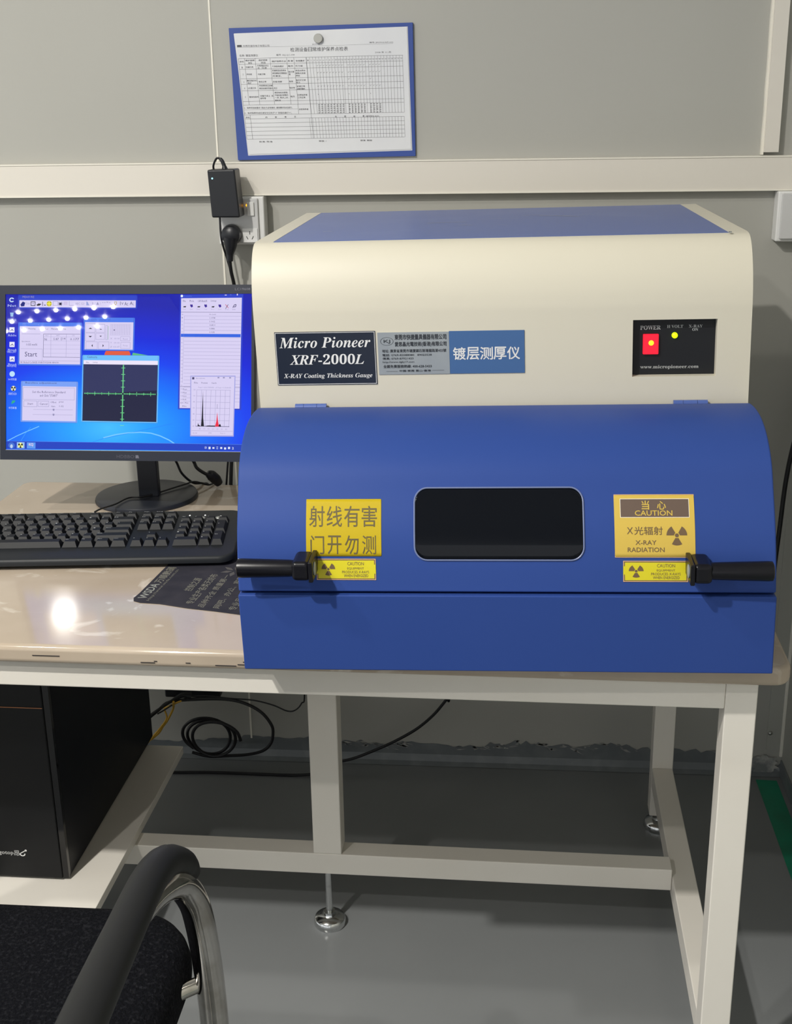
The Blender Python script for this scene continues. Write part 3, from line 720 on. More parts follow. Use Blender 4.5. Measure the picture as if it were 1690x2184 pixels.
# camera window
win_(551, 468, 1052, 900, 58, smat(110, 190, 250), DK, 4, 8, 'Camera', INK)
S.rect(559, 502, 1044, 528, WW, 6).text('File', 576, 512, 596, 521, INK, 7, res=1).text('Settings', 620, 512, 652, 521, INK, 7, res=1)
S.poly([(559, 720), (1044, 690), (1044, 892), (559, 892)], DK2, 6)
GR = smat(120, 225, 150); GD = smat(40, 140, 80)
S.rect(568, 713, 1034, 717, GD, 8).rect(818, 530, 824, 890, GR, 8)
for i in range(47):
    x = 570+i*10; S.rect(x, 711, x+4, 719, GR, 9)
for i in range(11):
    x = 590+i*45.8; S.rect(x, 702 if i % 2 else 707, x+2.5, 728 if i % 2 else 723, GR, 9)
for i in range(10): S.rect(808, 548+i*41, 834, 551+i*41, GR, 9)
for i in range(36): S.rect(816, 532+i*10, 829, 534+i*10, GD, 9)
S.disc(821, 715, 6, 6, DK2, 10)
# standard adjustment window
win_(145, 640, 525, 908, 34, smat(120, 160, 245), W_, 4, 11, 'Baseline adjustment', INK)
S.frame(160, 682, 504, 760, 1.6, INKS, 7).text('Set the Reference Standard', 222, 703, 442, 717, INK, 7, res=1).text('and Click "START"', 272, 725, 392, 740, INK, 7, res=1)
S.frame(164, 768, 254, 808, 2, INKS, 7).text('Start', 190, 781, 228, 794, INK, 7, res=1).frame(260, 768, 334, 806, 2, INKS, 7).text('Cancel', 272, 780, 324, 794, INK, 7, res=1)
S.text('Offset', 344, 770, 384, 781, INK, 7, res=1).text('prev', 402, 770, 432, 781, INK, 7, res=1).text('Gain', 348, 797, 376, 807, INK, 7, res=1).text('1.02', 404, 795, 432, 806, INK, 7, res=1)
S.rect(230, 823, 494, 824.5, INKS, 7).rect(226, 856, 494, 857.5, INKS, 7)
for y in (818, 850): S.poly([(360, y), (372, y), (372, y+10), (366, y+15), (360, y+10)], INKS, 8)
# results window
S.poly([(1174, 86), (1574, 82), (1588, 806), (1182, 808)], FRD, 4)
S.poly([(1182, 108), (1566, 104), (1576, 798), (1192, 800)], W_, 5)
S.disc(1186, 94, 8, 8, smat(230, 240, 250), 6).text('Results', 1200, 90, 1250, 98, smat(90, 120, 230), 6, res=1)
S.rect(1458, 86, 1470, 90, WW, 6).rect(1490, 84, 1500, 88, smat(90, 110, 220), 6).rect(1534, 80, 1540, 90, WW, 6)
for t_, a, c2 in (('File', 1194, 1212), ('Mode', 1236, 1264), ('CAP-Blank/R', 1288, 1348), ('Settings', 1370, 1406)): S.text(t_, a, 119, c2, 131, INK, 7, res=1)
for i in range(8):
    x = 1192+i*45
    if i in (0, 2, 4): S.poly([(x+4, 164), (x+8, 158), (x+24, 157), (x+20, 165)], smat(12, 10, 24), 7)
    elif i < 6: S.poly([(x+4, 145), (x+12, 148), (x+18, 145), (x+22, 160), (x+12, 166), (x+4, 156)], smat(60, 40, 150), 7)
    elif i == 6: S.line([(x+2, 146), (x+22, 168)], 3, smat(200, 60, 90), 7).line([(x+20, 146), (x+4, 172)], 3, smat(60, 40, 60), 7)
    else: S.line([(x+4, 166), (x+14, 148), (x+24, 146), (x+22, 160), (x+10, 162)], 4, INK, 7)
    S.text('Open Save Prnt Copy Spec Sort Del Edit'.split()[i], x+2, 173, x+22, 180, INKS, 7, res=1)
S.rect(1184, 194, 1566, 196, INK, 7).text('No.', 1190, 206, 1200, 212, INK, 7, res=1).text('Au (um)', 1364, 204, 1406, 213, INK, 7, res=1)
for i in range(25):
    y = 218+i*22.4; x = 1184+i*.35
    if i == 5: S.rect(x+1, 330, 1567, 350, smat(50, 100, 225), 7); continue
    if i < 22 or 1: S.rect(x+22, y, 1566+i*.4, y+1.3, INKS, 6)
    S.text(str(i+1), x+5, y+8, x+5+(7 if i < 9 else 11), y+15, INKS, 7, res=1)
    if i < 5: S.text(['1.098', '1.062', '0.811', '0.886', '0.935'][i], 1368, y+7, 1402, y+17, INK, 7, res=1)
S.rect(1192, 662, 1262, 664, INK, 7).rect(1205, 218, 1206.2, 640, INKS, 7)
for i, t_ in enumerate(('Mean', 'Max', 'Number', 'Std.', 'C.V. Max', 'Min')): S.text(t_, 1210 if i != 4 else 1196, 676+i*21.5, 1236 if i != 4 else 1248, 684+i*21.5, INK, 7, res=1)
# spectrum window
S.poly([(1256, 594), (1544, 590), (1546, 976), (1266, 980)], smat(165, 165, 225), 9).poly([(1262, 600), (1538, 597), (1540, 968), (1272, 972)], W_, 10)
S.rect(1268, 603, 1282, 617, INK, 12).text('Spectrum', 1292, 607, 1350, 614, INK, 12, res=1)
for x in (1430, 1464, 1504): S.rect(x, 600, x+12, 608, INKS, 12)
for t_, a, c2 in (('File', 1282, 1306), ('Preview', 1328, 1368), ('Search', 1394, 1424)): S.text(t_, a, 633, c2, 643, INK, 12, res=1)
S.text('Peak = 6303 FWHM=  eV Peak = 51308 875', 1310, 663, 1518, 671, INKS, 12, res=1)
for i in range(8): S.rect(1299+i*30.5, 682, 1300.6+i*30.5, 914, INKS, 12)
for i in range(7): S.rect(1299, 682+i*38.6, 1516, 683.5+i*38.6, INKS, 12)
S.rect(1299, 912, 1516, 915, INK, 13)
for i, t_ in enumerate(('12K', '10K', '8K', '6K', '4K', '2K', '0')): S.text(t_, 1278, 678+i*38.6, 1292, 686+i*38.6, INKS, 12, res=1)
S.poly([(1334, 914), (1337, 860), (1340, 686), (1343, 760), (1347, 860), (1354, 914)], smat(14, 12, 30), 14)
S.poly([(1424, 914), (1432, 880), (1436, 822), (1441, 870), (1450, 914)], smat(235, 40, 70), 14).poly([(1446, 914), (1450, 900), (1458, 898), (1464, 914)], smat(14, 12, 30), 14)
S.poly([(1312, 914), (1315, 892), (1319, 905), (1330, 911), (1334, 914)], smat(14, 12, 30), 14).poly([(1350, 914), (1380, 908), (1424, 908), (1426, 914)], smat(14, 12, 30), 14).rect(1434, 772, 1435.5, 800, INK, 14)
for i in range(7): S.text(str(5*(i+1)), 1322+i*28, 926, 1334+i*28, 934, INKS, 12, res=1)
S.rect(1274, 942, 1538, 943.5, INKS, 12).text('32.68', 1282, 954, 1310, 962, INKS, 12, res=1).text('(N)', 1384, 952, 1404, 961, INKS, 12, res=1).text('Report', 1460, 952, 1492, 961, INKS, 12, res=1)
S.rect(1542, 662, 1578, 663.5, INK, 8)
def scr(x, y, l):
    u, v = hm(x, y); return mp_(u, v, .0003-.00004*l)
g = flatpart(S, 'screen_picture', so, scr)

# ------------------------------------------------------------------ keyboard
KO = Vector((-.4125, .3665, D+.0015)); KY = .098; KT = .10
def kT(v):
    x, y, z = v; z = z+.0150+KT*(y+.034) if z >= 0 else 0     # z measured above the sloping deck; negative: desk level
    return (KO.x+math.cos(KY)*x-math.sin(KY)*y, KO.y+math.sin(KY)*x+math.cos(KY)*y, KO.z+z)
kb = thing('computer_keyboard', (-.62, .41, D), 'black full size keyboard in front of the monitor', 'keyboard')
U = .019; KW = 22.5*U
out = rrect(-KW-.018, -.034, .018, .131, .022, 6)
ins = rrect(-KW-.012, -.022, .010, .127, .016, 6)
mid = rrect(-KW-.0195, -.0355, .0195, .1325, .023, 6)
n = len(out); vs = []
ring1 = [kT((x, y, -1)) for x, y in ins]; ring1b = []
def kz(x, y, dz): p = kT((x, y, 0)); return (p[0], p[1], p[2]+dz)
R_ = [ring1, [kz(x, y, -.0095) if True else 0 for x, y in mid], [kz(x, y, -.0045) for x, y in mid], [kz(x, y, -.0008) for x, y in out],
      [kz(x, y, 0) for x, y in rrect(-KW-.0155, -.0315, .0155, .1285, .020, 6)]]
R_[1] = [(p[0], p[1], max(p[2], KO.z+.003)) for p in R_[1]]
vs = [p for r in R_ for p in r]; fs = []
for k in range(len(R_)-1):
    for i in range(n): fs.append((k*n+i, k*n+(i+1) % n, (k+1)*n+(i+1) % n, (k+1)*n+i))
fs.append(list(range(n))[::-1]); fs.append(list(range((len(R_)-1)*n, len(R_)*n)))
kbody = part(MB().add(vs, fs, 'board_black'), 'keyboard_body', kb, smooth=True, angle=.8)
key_cache = {}
leg = Flat()
def key(ux, row, wd=1, ht=1, leg_t=None):
    x0 = -KW+ux*U; y0 = row*U
    cx, cy = x0+wd*U/2, y0+ht*U/2
    k = (wd, ht, row if row < 1 else 1)
    if k not in key_cache:
        b = MB(); bx, by = wd*U/2-.0007, ht*U/2-.0007; tx, ty = bx-.0034, by-.0038
        zb, zt2 = -.001, .0088
        def pt(x, y, z): return (math.cos(KY)*x-math.sin(KY)*y, math.sin(KY)*x+math.cos(KY)*y, z+KT*y)
        V = []
        for (hx, hy, zz2, oy) in ((bx, by, zb, 0), (bx-.0004, by-.0004, .0015, 0), (tx+.0004, ty+.0004, zt2-.0008, .0010), (tx, ty, zt2, .0011)):
            for sx_, sy_ in ((-1, -1), (1, -1), (1, 1), (-1, 1)): V.append(pt(sx_*hx, sy_*hy+oy, zz2-(.0006 if zz2 > .005 and sy_ == 0 else 0)))
        Fc = [(3, 2, 1, 0), (12, 13, 14, 15)]
        for r in range(3):
            for i in range(4): Fc.append((r*4+i, r*4+(i+1) % 4, r*4+4+(i+1) % 4, r*4+4+i))
        b.add(V, Fc, 'key_black'); o = b.build('key'); o.parent = kb; key_cache[k] = o.data; first = o
    else:
        first = bpy.data.objects.new('key', key_cache[k]); COL.objects.link(first); first.parent = kb
    first.location = Vector(kT((cx, cy, 0)))-Vector(kb.location)
    if leg_t:
        wch = .0024*max(1, len(leg_t)*.62)
        leg.text(leg_t, cx*1000-U*1000*wd/2+4.4, -(cy+.0052)*1000, cx*1000-U*1000*wd/2+4.4+wch*1000, -(cy+.0026)*1000, 'print_grey', res=1)
u = 0
for wd, t_ in ((1.25, 'Ctrl'), (1.25, 'Win'), (1.25, 'Alt'), (6.25, None), (1.25, 'Alt'), (1.25, 'Win'), (1.25, 'Menu'), (1.25, 'Ctrl')): key(u, 0, wd, 1, t_); u += wd
for row, ws, ls in ((1, [2.25]+[1]*10+[2.75], ['Shift']+list('ZXCVBNM,./')+['Shift']), (2, [1.75]+[1]*11+[2.25], ['Caps']+list("ASDFGHJKL;'")+['Enter']),
                    (3, [1.5]+[1]*12+[1.5], ['Tab']+list('QWERTYUIOP[]')+['\\']), (4, [1]*13+[2], list('`1234567890-=')+['Back'])):
    u = 0
    for wd, t_ in zip(ws, ls): key(u, row, wd, 1, t_); u += wd
key(0, 5, 1, .9, 'Esc')
for g_, st_ in ((0, 2), (1, 6.5), (2, 11)):
    for i in range(4): key(st_+i, 5, 1, .9, 'F%d' % (g_*4+i+1))
for i in range(3):
    key(15.25+i, 5, 1, .9, ('PrtSc', 'Scroll', 'Pause')[i]); key(15.25+i, 4, 1, 1, ('Ins', 'Home', 'PgUp')[i]); key(15.25+i, 3, 1, 1, ('Del', 'End', 'PgDn')[i]); key(15.25+i, 0, 1, 1, ('←', '↓', '→')[i])
key(16.25, 1, 1, 1, '↑')
key(18.5, 0, 2, 1, '0'); key(20.5, 0, 1, 1, '.')
for i in range(3):
    for r in range(3): key(18.5+i, 1+r, 1, 1, str(1+i+3*r))
    key(18.5+i, 4, 1, .8, ('Num', '/', '*')[i])
key(21.5, 0, 1, 2, 'Ent'); key(21.5, 2, 1, 2, '+'); key(21.5, 4, 1, .8, '-')
def legT(x, y, l):
    p = kT((x/1000, -y/1000, 0)); return (p[0], p[1], p[2]+.00895)
lo = flatpart(leg, 'key_legends', kb, legT); lo['kind'] = 'stuff'
for i, x in enumerate((18.95, 20.2, 21.5)):
    p = kT((-KW+x*U, 5.25*U, 0)); part(MB().lathe([(.0048, 0), (.0046, .0012), (.004, .0018)], (p[0], p[1], p[2]), 'silver_button', n=18), 'status_button', kb, smooth=True)
    if i < 2:
        p = kT((-KW+(x+.15)*U, 5.85*U, 0)); part(MB().lathe([(.0013, 0), (.0011, .0006)], p, 'white_led', n=10), 'status_light', kb)
p = kT((-KW+16.7*U, 6.1*U, 0)); part(MB().lathe([(.0075, 0), (.007, .0008)], p, 'silver_button', n=24), 'maker_badge', kb)

# ------------------------------------------------------------------ mouse mat
mm_ = MB(); MA0 = Vector((-.503, .196)); MB_ = Vector((-.3165, .148)); MC = Vector((-.3165, .395)); MD = Vector((-.478, .430))
pl = []
for k in range(7): a = k/6; pl.append(tuple(Vector((-.4985, .215)).lerp(Vector((-.503, .196)), min(1, a*1.2)))) if k < 2 else None
pl = [(-.4795, .432), (-.4985, .225), (-.5015, .208), (-.4985, .198), (-.488, .1925), (-.46, .1895), (-.42, .177), (-.38, .1685), (-.34, .158), (-.3165, .152), (-.3165, .405)]
mo = MB().prism(pl, lambda p: (p[0], p[1], D+.00005), lambda p: (p[0], p[1], D+.0012), 'mat_grey').build('mouse_mat', bevel=.0004)
tag(mo, 'thin grey mouse mat with faded print, corner showing in front of the keyboard', 'mouse mat')
fl = Flat()    # sheet: x runs along left edge from front to back, y runs to the right, mm
fl.text('WSDA', 8, 3, 62, 15, 'mat_print', off=.02).text('万順數碼', 66, 3, 128, 16, 'mat_print_dim', off=.02)
fl.text('Http://www.wsda.com.cn', 3, 18, 120, 24, 'mat_print_dim')
fl.text('控制之源', 50, 56, 98, 68, 'mat_print_dim', off=.01).text('专业生产各类无纺布', 8, 74, 118, 86, 'mat_print_dim', off=.01)
fl.text('品种齐全 质量第一', 2, 94, 120, 104, 'mat_print_dim', off=.01).text('网吧、办公、家居', 4, 116, 120, 126, 'mat_print_dim', off=.01).text('专业品质 值得信赖', 4, 138, 120, 150, 'mat_print_dim', off=.01)
for k in range(6):
    a = k*PI/3; c0 = Vector((138, 104)); d1 = Vector((math.cos(a), math.sin(a))); n1 = Vector((-d1.y, d1.x))
    fl.poly([tuple(c0+d1*3), tuple(c0+d1*12+n1*4), tuple(c0+d1*22), tuple(c0+d1*12-n1*4)], 'mat_flower', 1)
ml = Vector((.020, .213, 0)).normalized(); mr_ = Vector((.975, -.22, 0)).normalized()
flatpart(fl, 'mat_print', mo, lambda x, y, l: Vector((-.4995, .2000, D+.0013+.00004*l))+ml*(x/1000)*1.0+mr_*(y/1000))

# ------------------------------------------------------------------ computer tower on the shelf
tz = .1652
tower = thing('computer_tower', (-.775, .51, tz), 'black desktop computer case standing on the low shelf', 'computer')
def rotT(v):   # slight turn about the front right corner
    a = -.012; x, y = v[0]+.668, v[1]-.279; return (-.668+math.cos(a)*x-math.sin(a)*y, .279+math.sin(a)*x+math.cos(a)*y, v[2])
part(MB().box(-.848, .290, tz+.004, -.668, .735, tz+.395, 'tower_side'), 'case_body', tower, bevel=.0015, T=rotT)
fp = part(MB().box(-.848, .279, tz+.004, -.6775, .290, tz+.395, 'tower'), 'front_panel', tower, bevel=.002, T=rotT)
part(MB().box(-.6773, .282, tz+.004, -.668, .290, tz+.395, 'gloss_black'), 'gloss_strip', tower, T=rotT)
part(MB().box(-.848, .2782, .4625, -.6785, .2792, .4637, 'gold'), 'accent_line', fp, T=rotT)
fl = Flat().text('gotop', 0, 10, 40, 22, 'print_white', off=.03).text('昂', 42, 6, 56, 22, 'print_white', off=.02).disc(65, 16, 8, 7, 'print_white', 1, n=14, a0=-.2, a1=PI+.3, ri=.6).line([(60, 14), (70, 8), (75, 4)], 2.4, 'print_white', 1).disc(75, 5, 3, 3, 'print_white', 1)
flatpart(fl, 'maker_mark', fp, lambda x, y, l: rotT((-.7750+x*.00058, .2788, .2200-y*.00058)))
for x in (-.835, -.69):
    for y in (.32, .70): part(MB().lathe([(.012, 0), (.011, .0045)], (x, y, tz), 'black_plastic', n=14), 'rubber_foot', tower, T=rotT)

# ------------------------------------------------------------------ wall board with form
BQ = [(-.4914, 1.4318), (-.1702, 1.4344), (-.1676, 1.2141), (-.4873, 1.2106)]
brd = thing('notice_board', (-.329, YW, 1.2095), 'blue bordered document holder with a printed check form, standing on the rail', 'board')
o = part(MB().prism([BQ[3], BQ[2], BQ[1], BQ[0]], lambda p: (p[0], YW-.006, p[1]), lambda p: (p[0], YW-.0002, p[1]), 'board_blue'), 'backing', brd, bevel=.0008)
o['label'] = 'blue border'
bh = homog([(0, 0), (1, 0), (1, 1), (0, 1)], BQ)
PQ = [(.0265, .043), (.968, .029), (.977, .945), (.066, .955)]
b = MB().add([(*[(lambda u: u[0])(bh(.028, .040))], YW-.0063, bh(.028, .040)[1]), (bh(.972, .028)[0], YW-.0063, bh(.972, .028)[1]), (bh(.982, .955)[0], YW-.0063, bh(.982, .955)[1]), (bh(.060, .965)[0], YW-.0063, bh(.060, .965)[1])], [(0, 1, 2, 3)], 'film')
part(b, 'clear_sleeve', brd)
ph = homog([(75, 115), (1560, 75), (1575, 1140), (145, 1180)], [bh(*p) for p in PQ])
# pixel-free artwork sheet 1690 x 1247, paper corners at the four points above
b = MB(); N = 14; vs = []; fs = []
cs = [(75, 115), (1560, 75), (1575, 1140), (145, 1180)]
for j in range(N+1):
    for i in range(N+1):
        a, c2 = i/N, j/N
        x = (cs[0][0]*(1-a)+cs[1][0]*a)*(1-c2)+(cs[3][0]*(1-a)+cs[2][0]*a)*c2; y = (cs[0][1]*(1-a)+cs[1][1]*a)*(1-c2)+(cs[3][1]*(1-a)+cs[2][1]*a)*c2
        X, Z = ph(x, y); vs.append((X, YW-.0072, Z))
for j in range(N):
    for i in range(N): q0 = j*(N+1)+i; fs.append((q0, q0+N+1, q0+N+2, q0+1))
form = MB().add(vs, fs, 'paper').build('check_form'); form.data.update()
tag(form, 'white printed maintenance check form with a grid of ticks', 'paper')
fl = Flat(); I, I2 = 'ink', 'ink_soft'
fl.rect(98, 212, 138, 230, I).text('东莞市金科电子有限公司', 150, 212, 378, 230, I2, res=1, off=.01).line([(98, 232), (850, 228), (1440, 216)], 1.6, I2)
fl.text('执行日', 748, 208, 812, 222, I2, res=1).text('编号: JM-M13-NT-003', 1238, 198, 1440, 214, I, res=1)
for i, ch in enumerate('检测设备日常维护保养点检表'): fl.text(ch, 558+i*38.4, 240-i*.2, 592+i*38.4, 276-i*.2, I, off=.005)
fl.text('名称: 镀层测厚仪', 114, 294, 276, 314, I, res=1).text('编号: ALJ-QC-008', 434, 294, 592, 312, I, res=1).text('2008 年 11 月', 1284, 282, 1418, 298, I, res=1)
def Y(y, x): return y-(x-100)*.0095      # the sheet's lines climb slightly to the right
rows = [330, 380, 424, 506, 556, 612, 706, 738, 826, 862, 900, 937, 974, 1010, 1044]
for i, y in enumerate(rows):
    x0 = 102+(y-330)*.052; x1 = 1520
    if i == 8: pass
    fl.line([(x0, Y(y, x0)), (x1, Y(y, x1))], 2.2, I)
fl.line([(128, Y(780, 128)), (600, Y(780, 600))], 1.8, I2)
def V_(x, y0, y1, t=2.2, m=I): fl.line([(x, Y(y0, x)), (x+(y1-y0)*.045*(1 if x < 1000 else .3), Y(y1, x))], t, m)
for x in (102, 154, 248, 378, 522, 584): V_(x, 330, 738)
V_(690, 330, 1044); V_(122, 738, 1044); V_(600, 738, 826)
V_(176, 826, 1044)
for i in range(32):
    x = 692+i*26.6; V_(x, 330, 826, 1.8); V_(x+4, 862, 1044, 1.8)
for i in range(31): fl.text(str(i+1), 702+i*26.6, Y(352, 702+i*26.6), 702+i*26.6+(7 if i < 9 else 12), Y(364, 702+i*26.6), I, res=1)
fl.line([(940, Y(356, 940)), (1516, Y(352, 1516))], 1.2, I2)
T_ = lambda s_3, x, y, wd, m=I: fl.text(s_3, x, Y(y, x), x+wd, Y(y, x)+15, m, res=1, off=.01)
T_('序号', 112, 350, 36); T_('维护保养', 162, 340, 80); T_('部位', 186, 362, 34); T_('维护频率', 278, 340, 76); T_('项目', 296, 362, 40); T_('维护保养方法', 392, 352, 122); T_('周 期', 530, 352, 46); T_('标准要求', 600, 352, 76)
T_('1', 128, 400, 6); T_('仪器外壳', 162, 398, 66); T_('外壳表面无灰尘', 262, 388, 100); T_('无  污渍', 264, 408, 80); T_('干净软布擦拭', 392, 396, 100); T_('每天', 530, 396, 46); T_('无污垢', 594, 396, 64)
T_('2', 132, 460, 6); T_('样品室', 166, 460, 46); T_('无脏污物', 264, 462, 66)
T_('检查样品台及移动', 392, 432, 118); T_('是否顺畅无异物阻挡', 392, 456, 124); T_('并清洁。', 392, 480, 78); T_('每天清', 532, 446, 48); T_('理', 534, 468, 14); T_('样品台移动', 594, 436, 84); T_('顺畅无异常', 594, 460, 84); T_('声响', 594, 482, 34)
T_('3', 136, 528, 6); T_('高压指示灯', 166, 516, 88); T_('测试', 168, 538, 34); T_('是否正常', 268, 528, 66); T_('目视/观察', 394, 530, 78); T_('每周', 534, 530, 32); T_('指示灯正常', 594, 520, 84); T_('显示', 594, 542, 36)
T_('4', 138, 582, 6); T_('X光管元件', 168, 582, 74); T_('开机预热校正波谱', 268, 562, 118); T_('是否在规定范围内', 270, 586, 118); T_('校正', 398, 586, 30); T_('每次开机', 536, 586, 46); T_('波谱正常,', 598, 574, 76); T_('误差范围内', 598, 596, 70)
T_('5', 142, 660, 6); T_('整体及配件', 178, 660, 82); T_('设备外观上  各', 274, 652, 116); T_('部件等', 274, 674, 50); T_('是否有松动锈蚀,', 402, 626, 116); T_('开盖检查内部情况,', 402, 648, 120); T_('一次, 再次上机', 402, 670, 116); T_('再校准', 402, 694, 50); T_('每月', 540, 662, 34); T_('无锈蚀异常', 600, 650, 86); T_('工作正常', 602, 672, 66)
T_('1、保养项目按要求, 因此凡没有做的, 请按要求及时进行。', 128, 756, 424); T_('2、每项保养完成后请在空白处打"√" 异常的请打"×"。', 128, 802, 416); T_('点检保养者', 606, 776, 84)
T_('序号', 136, 842, 34)
for i, ch in enumerate('内容情况'): T_(ch, 310+i*84, 842, 16)
for i, ch in enumerate('处理结果'): T_(ch, 920+i*80, 846, 16)
T_('(填写签名,加注)', 1186, 848, 118); T_('批准: 陈浩', 242, 1060, 118); T_('审核: /', 770, 1062, 66); T_('核准: 郭刚', 1134, 1062, 100)
ticks = [4, 5, 6, 7, 8, 9, 10, 11, 12, 14, 15, 16, 17, 18, 19, 21, 22, 23, 24]
for i in ticks:
    x = 694+(i-1)*26.6+5
    for y in (400, 462, 580): fl.line([(x, Y(y+random.uniform(-2, 3), x)), (x+5, Y(y+9, x)), (x+14, Y(y-3, x))], 1.6, I)
    for k in range(5):
        y = 742+k*17+random.uniform(-2, 2); fl.line([(x-2, Y(y+10, x)), (x+6, Y(y, x)), (x+4, Y(y+12, x)), (x+15, Y(y+3, x))], 2.4, I)
for i in (4, 14, 21): x = 699+(i-1)*26.6; fl.line([(x, Y(522, x)), (x+5, Y(530, x)), (x+14, Y(518, x))], 1.6, I).line([(x+3, Y(650, x)), (x+6, Y(660, x))], 2.5, I)
def fm(x, y, l): X, Z = ph(x, y); return (X, YW-.0073-.00005*l, Z)
flatpart(fl, 'form_print', form, fm)
mg = MB().lathe([(.0078, YW-.0075), (.0078, YW-.012), (.0072, YW-.0135)], (-.3342, 0, 1.4118), 'magnet', ax='y', n=28).build('round_magnet', smooth=True)
tag(mg, 'small round silver magnet holding the form', 'magnet')

# ------------------------------------------------------------------ sockets
def socket(x0, x1, z0, z1, lab):
    t = thing('wall_socket', ((x0+x1)/2, YW, z0), lab, 'socket', 'white socket boxes under the trunking rail')
    part(MB().box(x0, YW-.034, z0, x1, YW, z1, 'socket_white'), 'box', t, bevel=.003, seg=3)
    fp_ = part(MB().box(x0+.006, YW-.0395, z0+.005, x1-.010, YW-.0335, z1-.003, 'socket_face'), 'face_plate', t, bevel=.0015)
    w2 = x1-x0
    part(MB().box(x1-.029, YW-.0430, z1-.033, x1-.0165, YW-.0392, z1-.009, 'socket_white'), 'rocker_switch', t, bevel=.001)
    ins_ = part(MB().box(x1-.040, YW-.0410, z0+.0045, x1-.0125, YW-.0392, z0+.0290, 'socket_white'), 'socket_insert', t, bevel=.0006)
    cx, cz = x1-.0265, z0+.013
    b = MB().box(cx-.0006, YW-.0414, cz+.0055, cx+.0006, YW-.0408, cz+.0115, 'slot')
    for s3 in (-1, 1):
        b.add([(cx+s3*.0030, YW-.0414, cz-.0030), (cx+s3*.0042, YW-.0414, cz-.0030), (cx+s3*.0070, YW-.0414, cz+.0026), (cx+s3*.0058, YW-.0414, cz+.0026)], [(0, 1, 2, 3)], 'slot')
    part(b, 'pin_slot', ins_)
    return t
sk = socket(-.5232, -.4388, 1.0650, 1.1492, 'white wall socket box holding the power adapter and black plug')
part(MB().lathe([(.0022, YW-.0395), (.0020, YW-.0412), (.0008, YW-.0416)], (-.4678, 0, 1.1347), 'orange_glow', ax='y', n=14), 'indicator_lamp', sk)
sk2 = socket(.4600, .5480, 1.0645, 1.1495, 'white wall socket box cut by the right edge of the picture')

# ------------------------------------------------------------------ adapter, plug and cables
ad = thing('power_adapter', (-.498, .9, 1.117), 'black power adapter brick plugged into the wall socket', 'adapter')
AY0, AY1 = .878, .9245
b = MB().prism([(-.5222, 1.1172), (-.4718, 1.1172), (-.4770, 1.1990), (-.5258, 1.1985)], lambda p: (p[0], AY0, p[1]), lambda p: (p[0], AY1-.004, p[1]), 'black_plastic')
part(b, 'brick', ad, bevel=.003, seg=3)
part(MB().lathe([(.0016, AY0+.0002), (.0014, AY0-.0006)], (-.5172, 0, 1.1840), 'blue_led', ax='y', n=12), 'indicator_lamp', ad)
b = MB().tube([(-.500, .905, 1.198), (-.501, .905, 1.204), (-.504, .905, 1.212), (-.5075, .905, 1.2165)], [.0058, .0036, .0034, .0026], 'black_plastic', n=12)
part(b, 'strain_relief', ad, smooth=True)
b = MB().tube([(-.5075, .905, 1.2160), (-.5135, .905, 1.2165), (-.5200, .908, 1.2065), (-.5215, .912, 1.195), (-.5210, .930, 1.15), (-.5195, .9275, 1.115), (-.5180, .925, 1.075), (-.5110, .935, 1.035), (-.5020, .944, .985), (-.498, .945, .93), (-.500, .90, .80), (-.505, .84, .72), (-.508, .80, .64)], .0019, 'cable', n=8)
part(b, 'adapter_cable', ad, smooth=True)
pg = thing('power_plug', (-.498, .905, 1.06), 'black moulded mains plug below the adapter', 'plug')
b = MB().lathe([(.0165, AY1+.0001), (.0185, AY1-.006), (.0165, AY1-.017), (.009, AY1-.022)], (-.4975, 0, 1.0840), 'black_plastic', ax='y', n=28)
b.tube([(-.4975, .9115, 1.080), (-.4990, .9115, 1.064), (-.5010, .9115, 1.050), (-.5020, .9115, 1.038)], [.0135, .011, .0065, .0060], 'black_plastic', n=16)
part(b, 'plug_body', pg, smooth=True)
b = MB().tube([(-.5020, .9115, 1.041), (-.5015, .915, 1.020), (-.4985, .925, .985), (-.497, .925, .93), (-.498, .89, .80), (-.500, .835, .71), (-.500, .80, .63)], .0034, 'cable', n=10)
part(b, 'plug_cable', pg, smooth=True)

def cable(name, pts, r, m, lab, cat='cable', k=6, n=8, group=None):
    o = MB().tube(pts, r, m, n=n, smooth=k).build(name, smooth=True); tag(o, lab, cat, group); return o
zb2 = D+.0104
kc = MB().tube([(-.650, .5030, D+.024), (-.6475, .525, D+.022), (-.6400, .575, D+.0140), (-.6290, .613, D+.0128), (-.6020, .6235, D+.0128), (-.5560, .690, D+.0128), (-.541, .712, D+.012), (-.520, .720, D+.004), (-.513, .740, D+.001), (-.510, .752, D-.01)], .0015, 'cable', n=8)
part(kc, 'keyboard_cable', kb, smooth=True)
cable('monitor_cable', [(-.583, .60, .80), (-.580, .640, .765), (-.571, .700, .727), (-.5610, .705, .700), (-.545, .715, .680), (-.533, .735, .6728), (-.528, .765, .655), (-.53, .80, .58)], .0021, 'cable', 'black cable hanging behind the monitor neck to the desk edge')
vc = thing('video_cable', (-.51, .70, D+.003), 'thick black video cable with a moulded connector behind the desk edge', 'cable')
part(MB().tube([(-.552, .60, .80), (-.548, .64, .765), (-.540, .700, .727), (-.5330, .702, .711), (-.5200, .705, .700), (-.513, .708, .696)], .0030, 'cable', n=10), 'cord', vc, smooth=True)
part(MB().tube([(-.517, .708, .699), (-.511, .711, .695), (-.504, .716, .686), (-.500, .722, .6765)], [.006, .0095, .0095, .007], 'black_plastic', n=12, flat=.7), 'connector', vc, smooth=True)

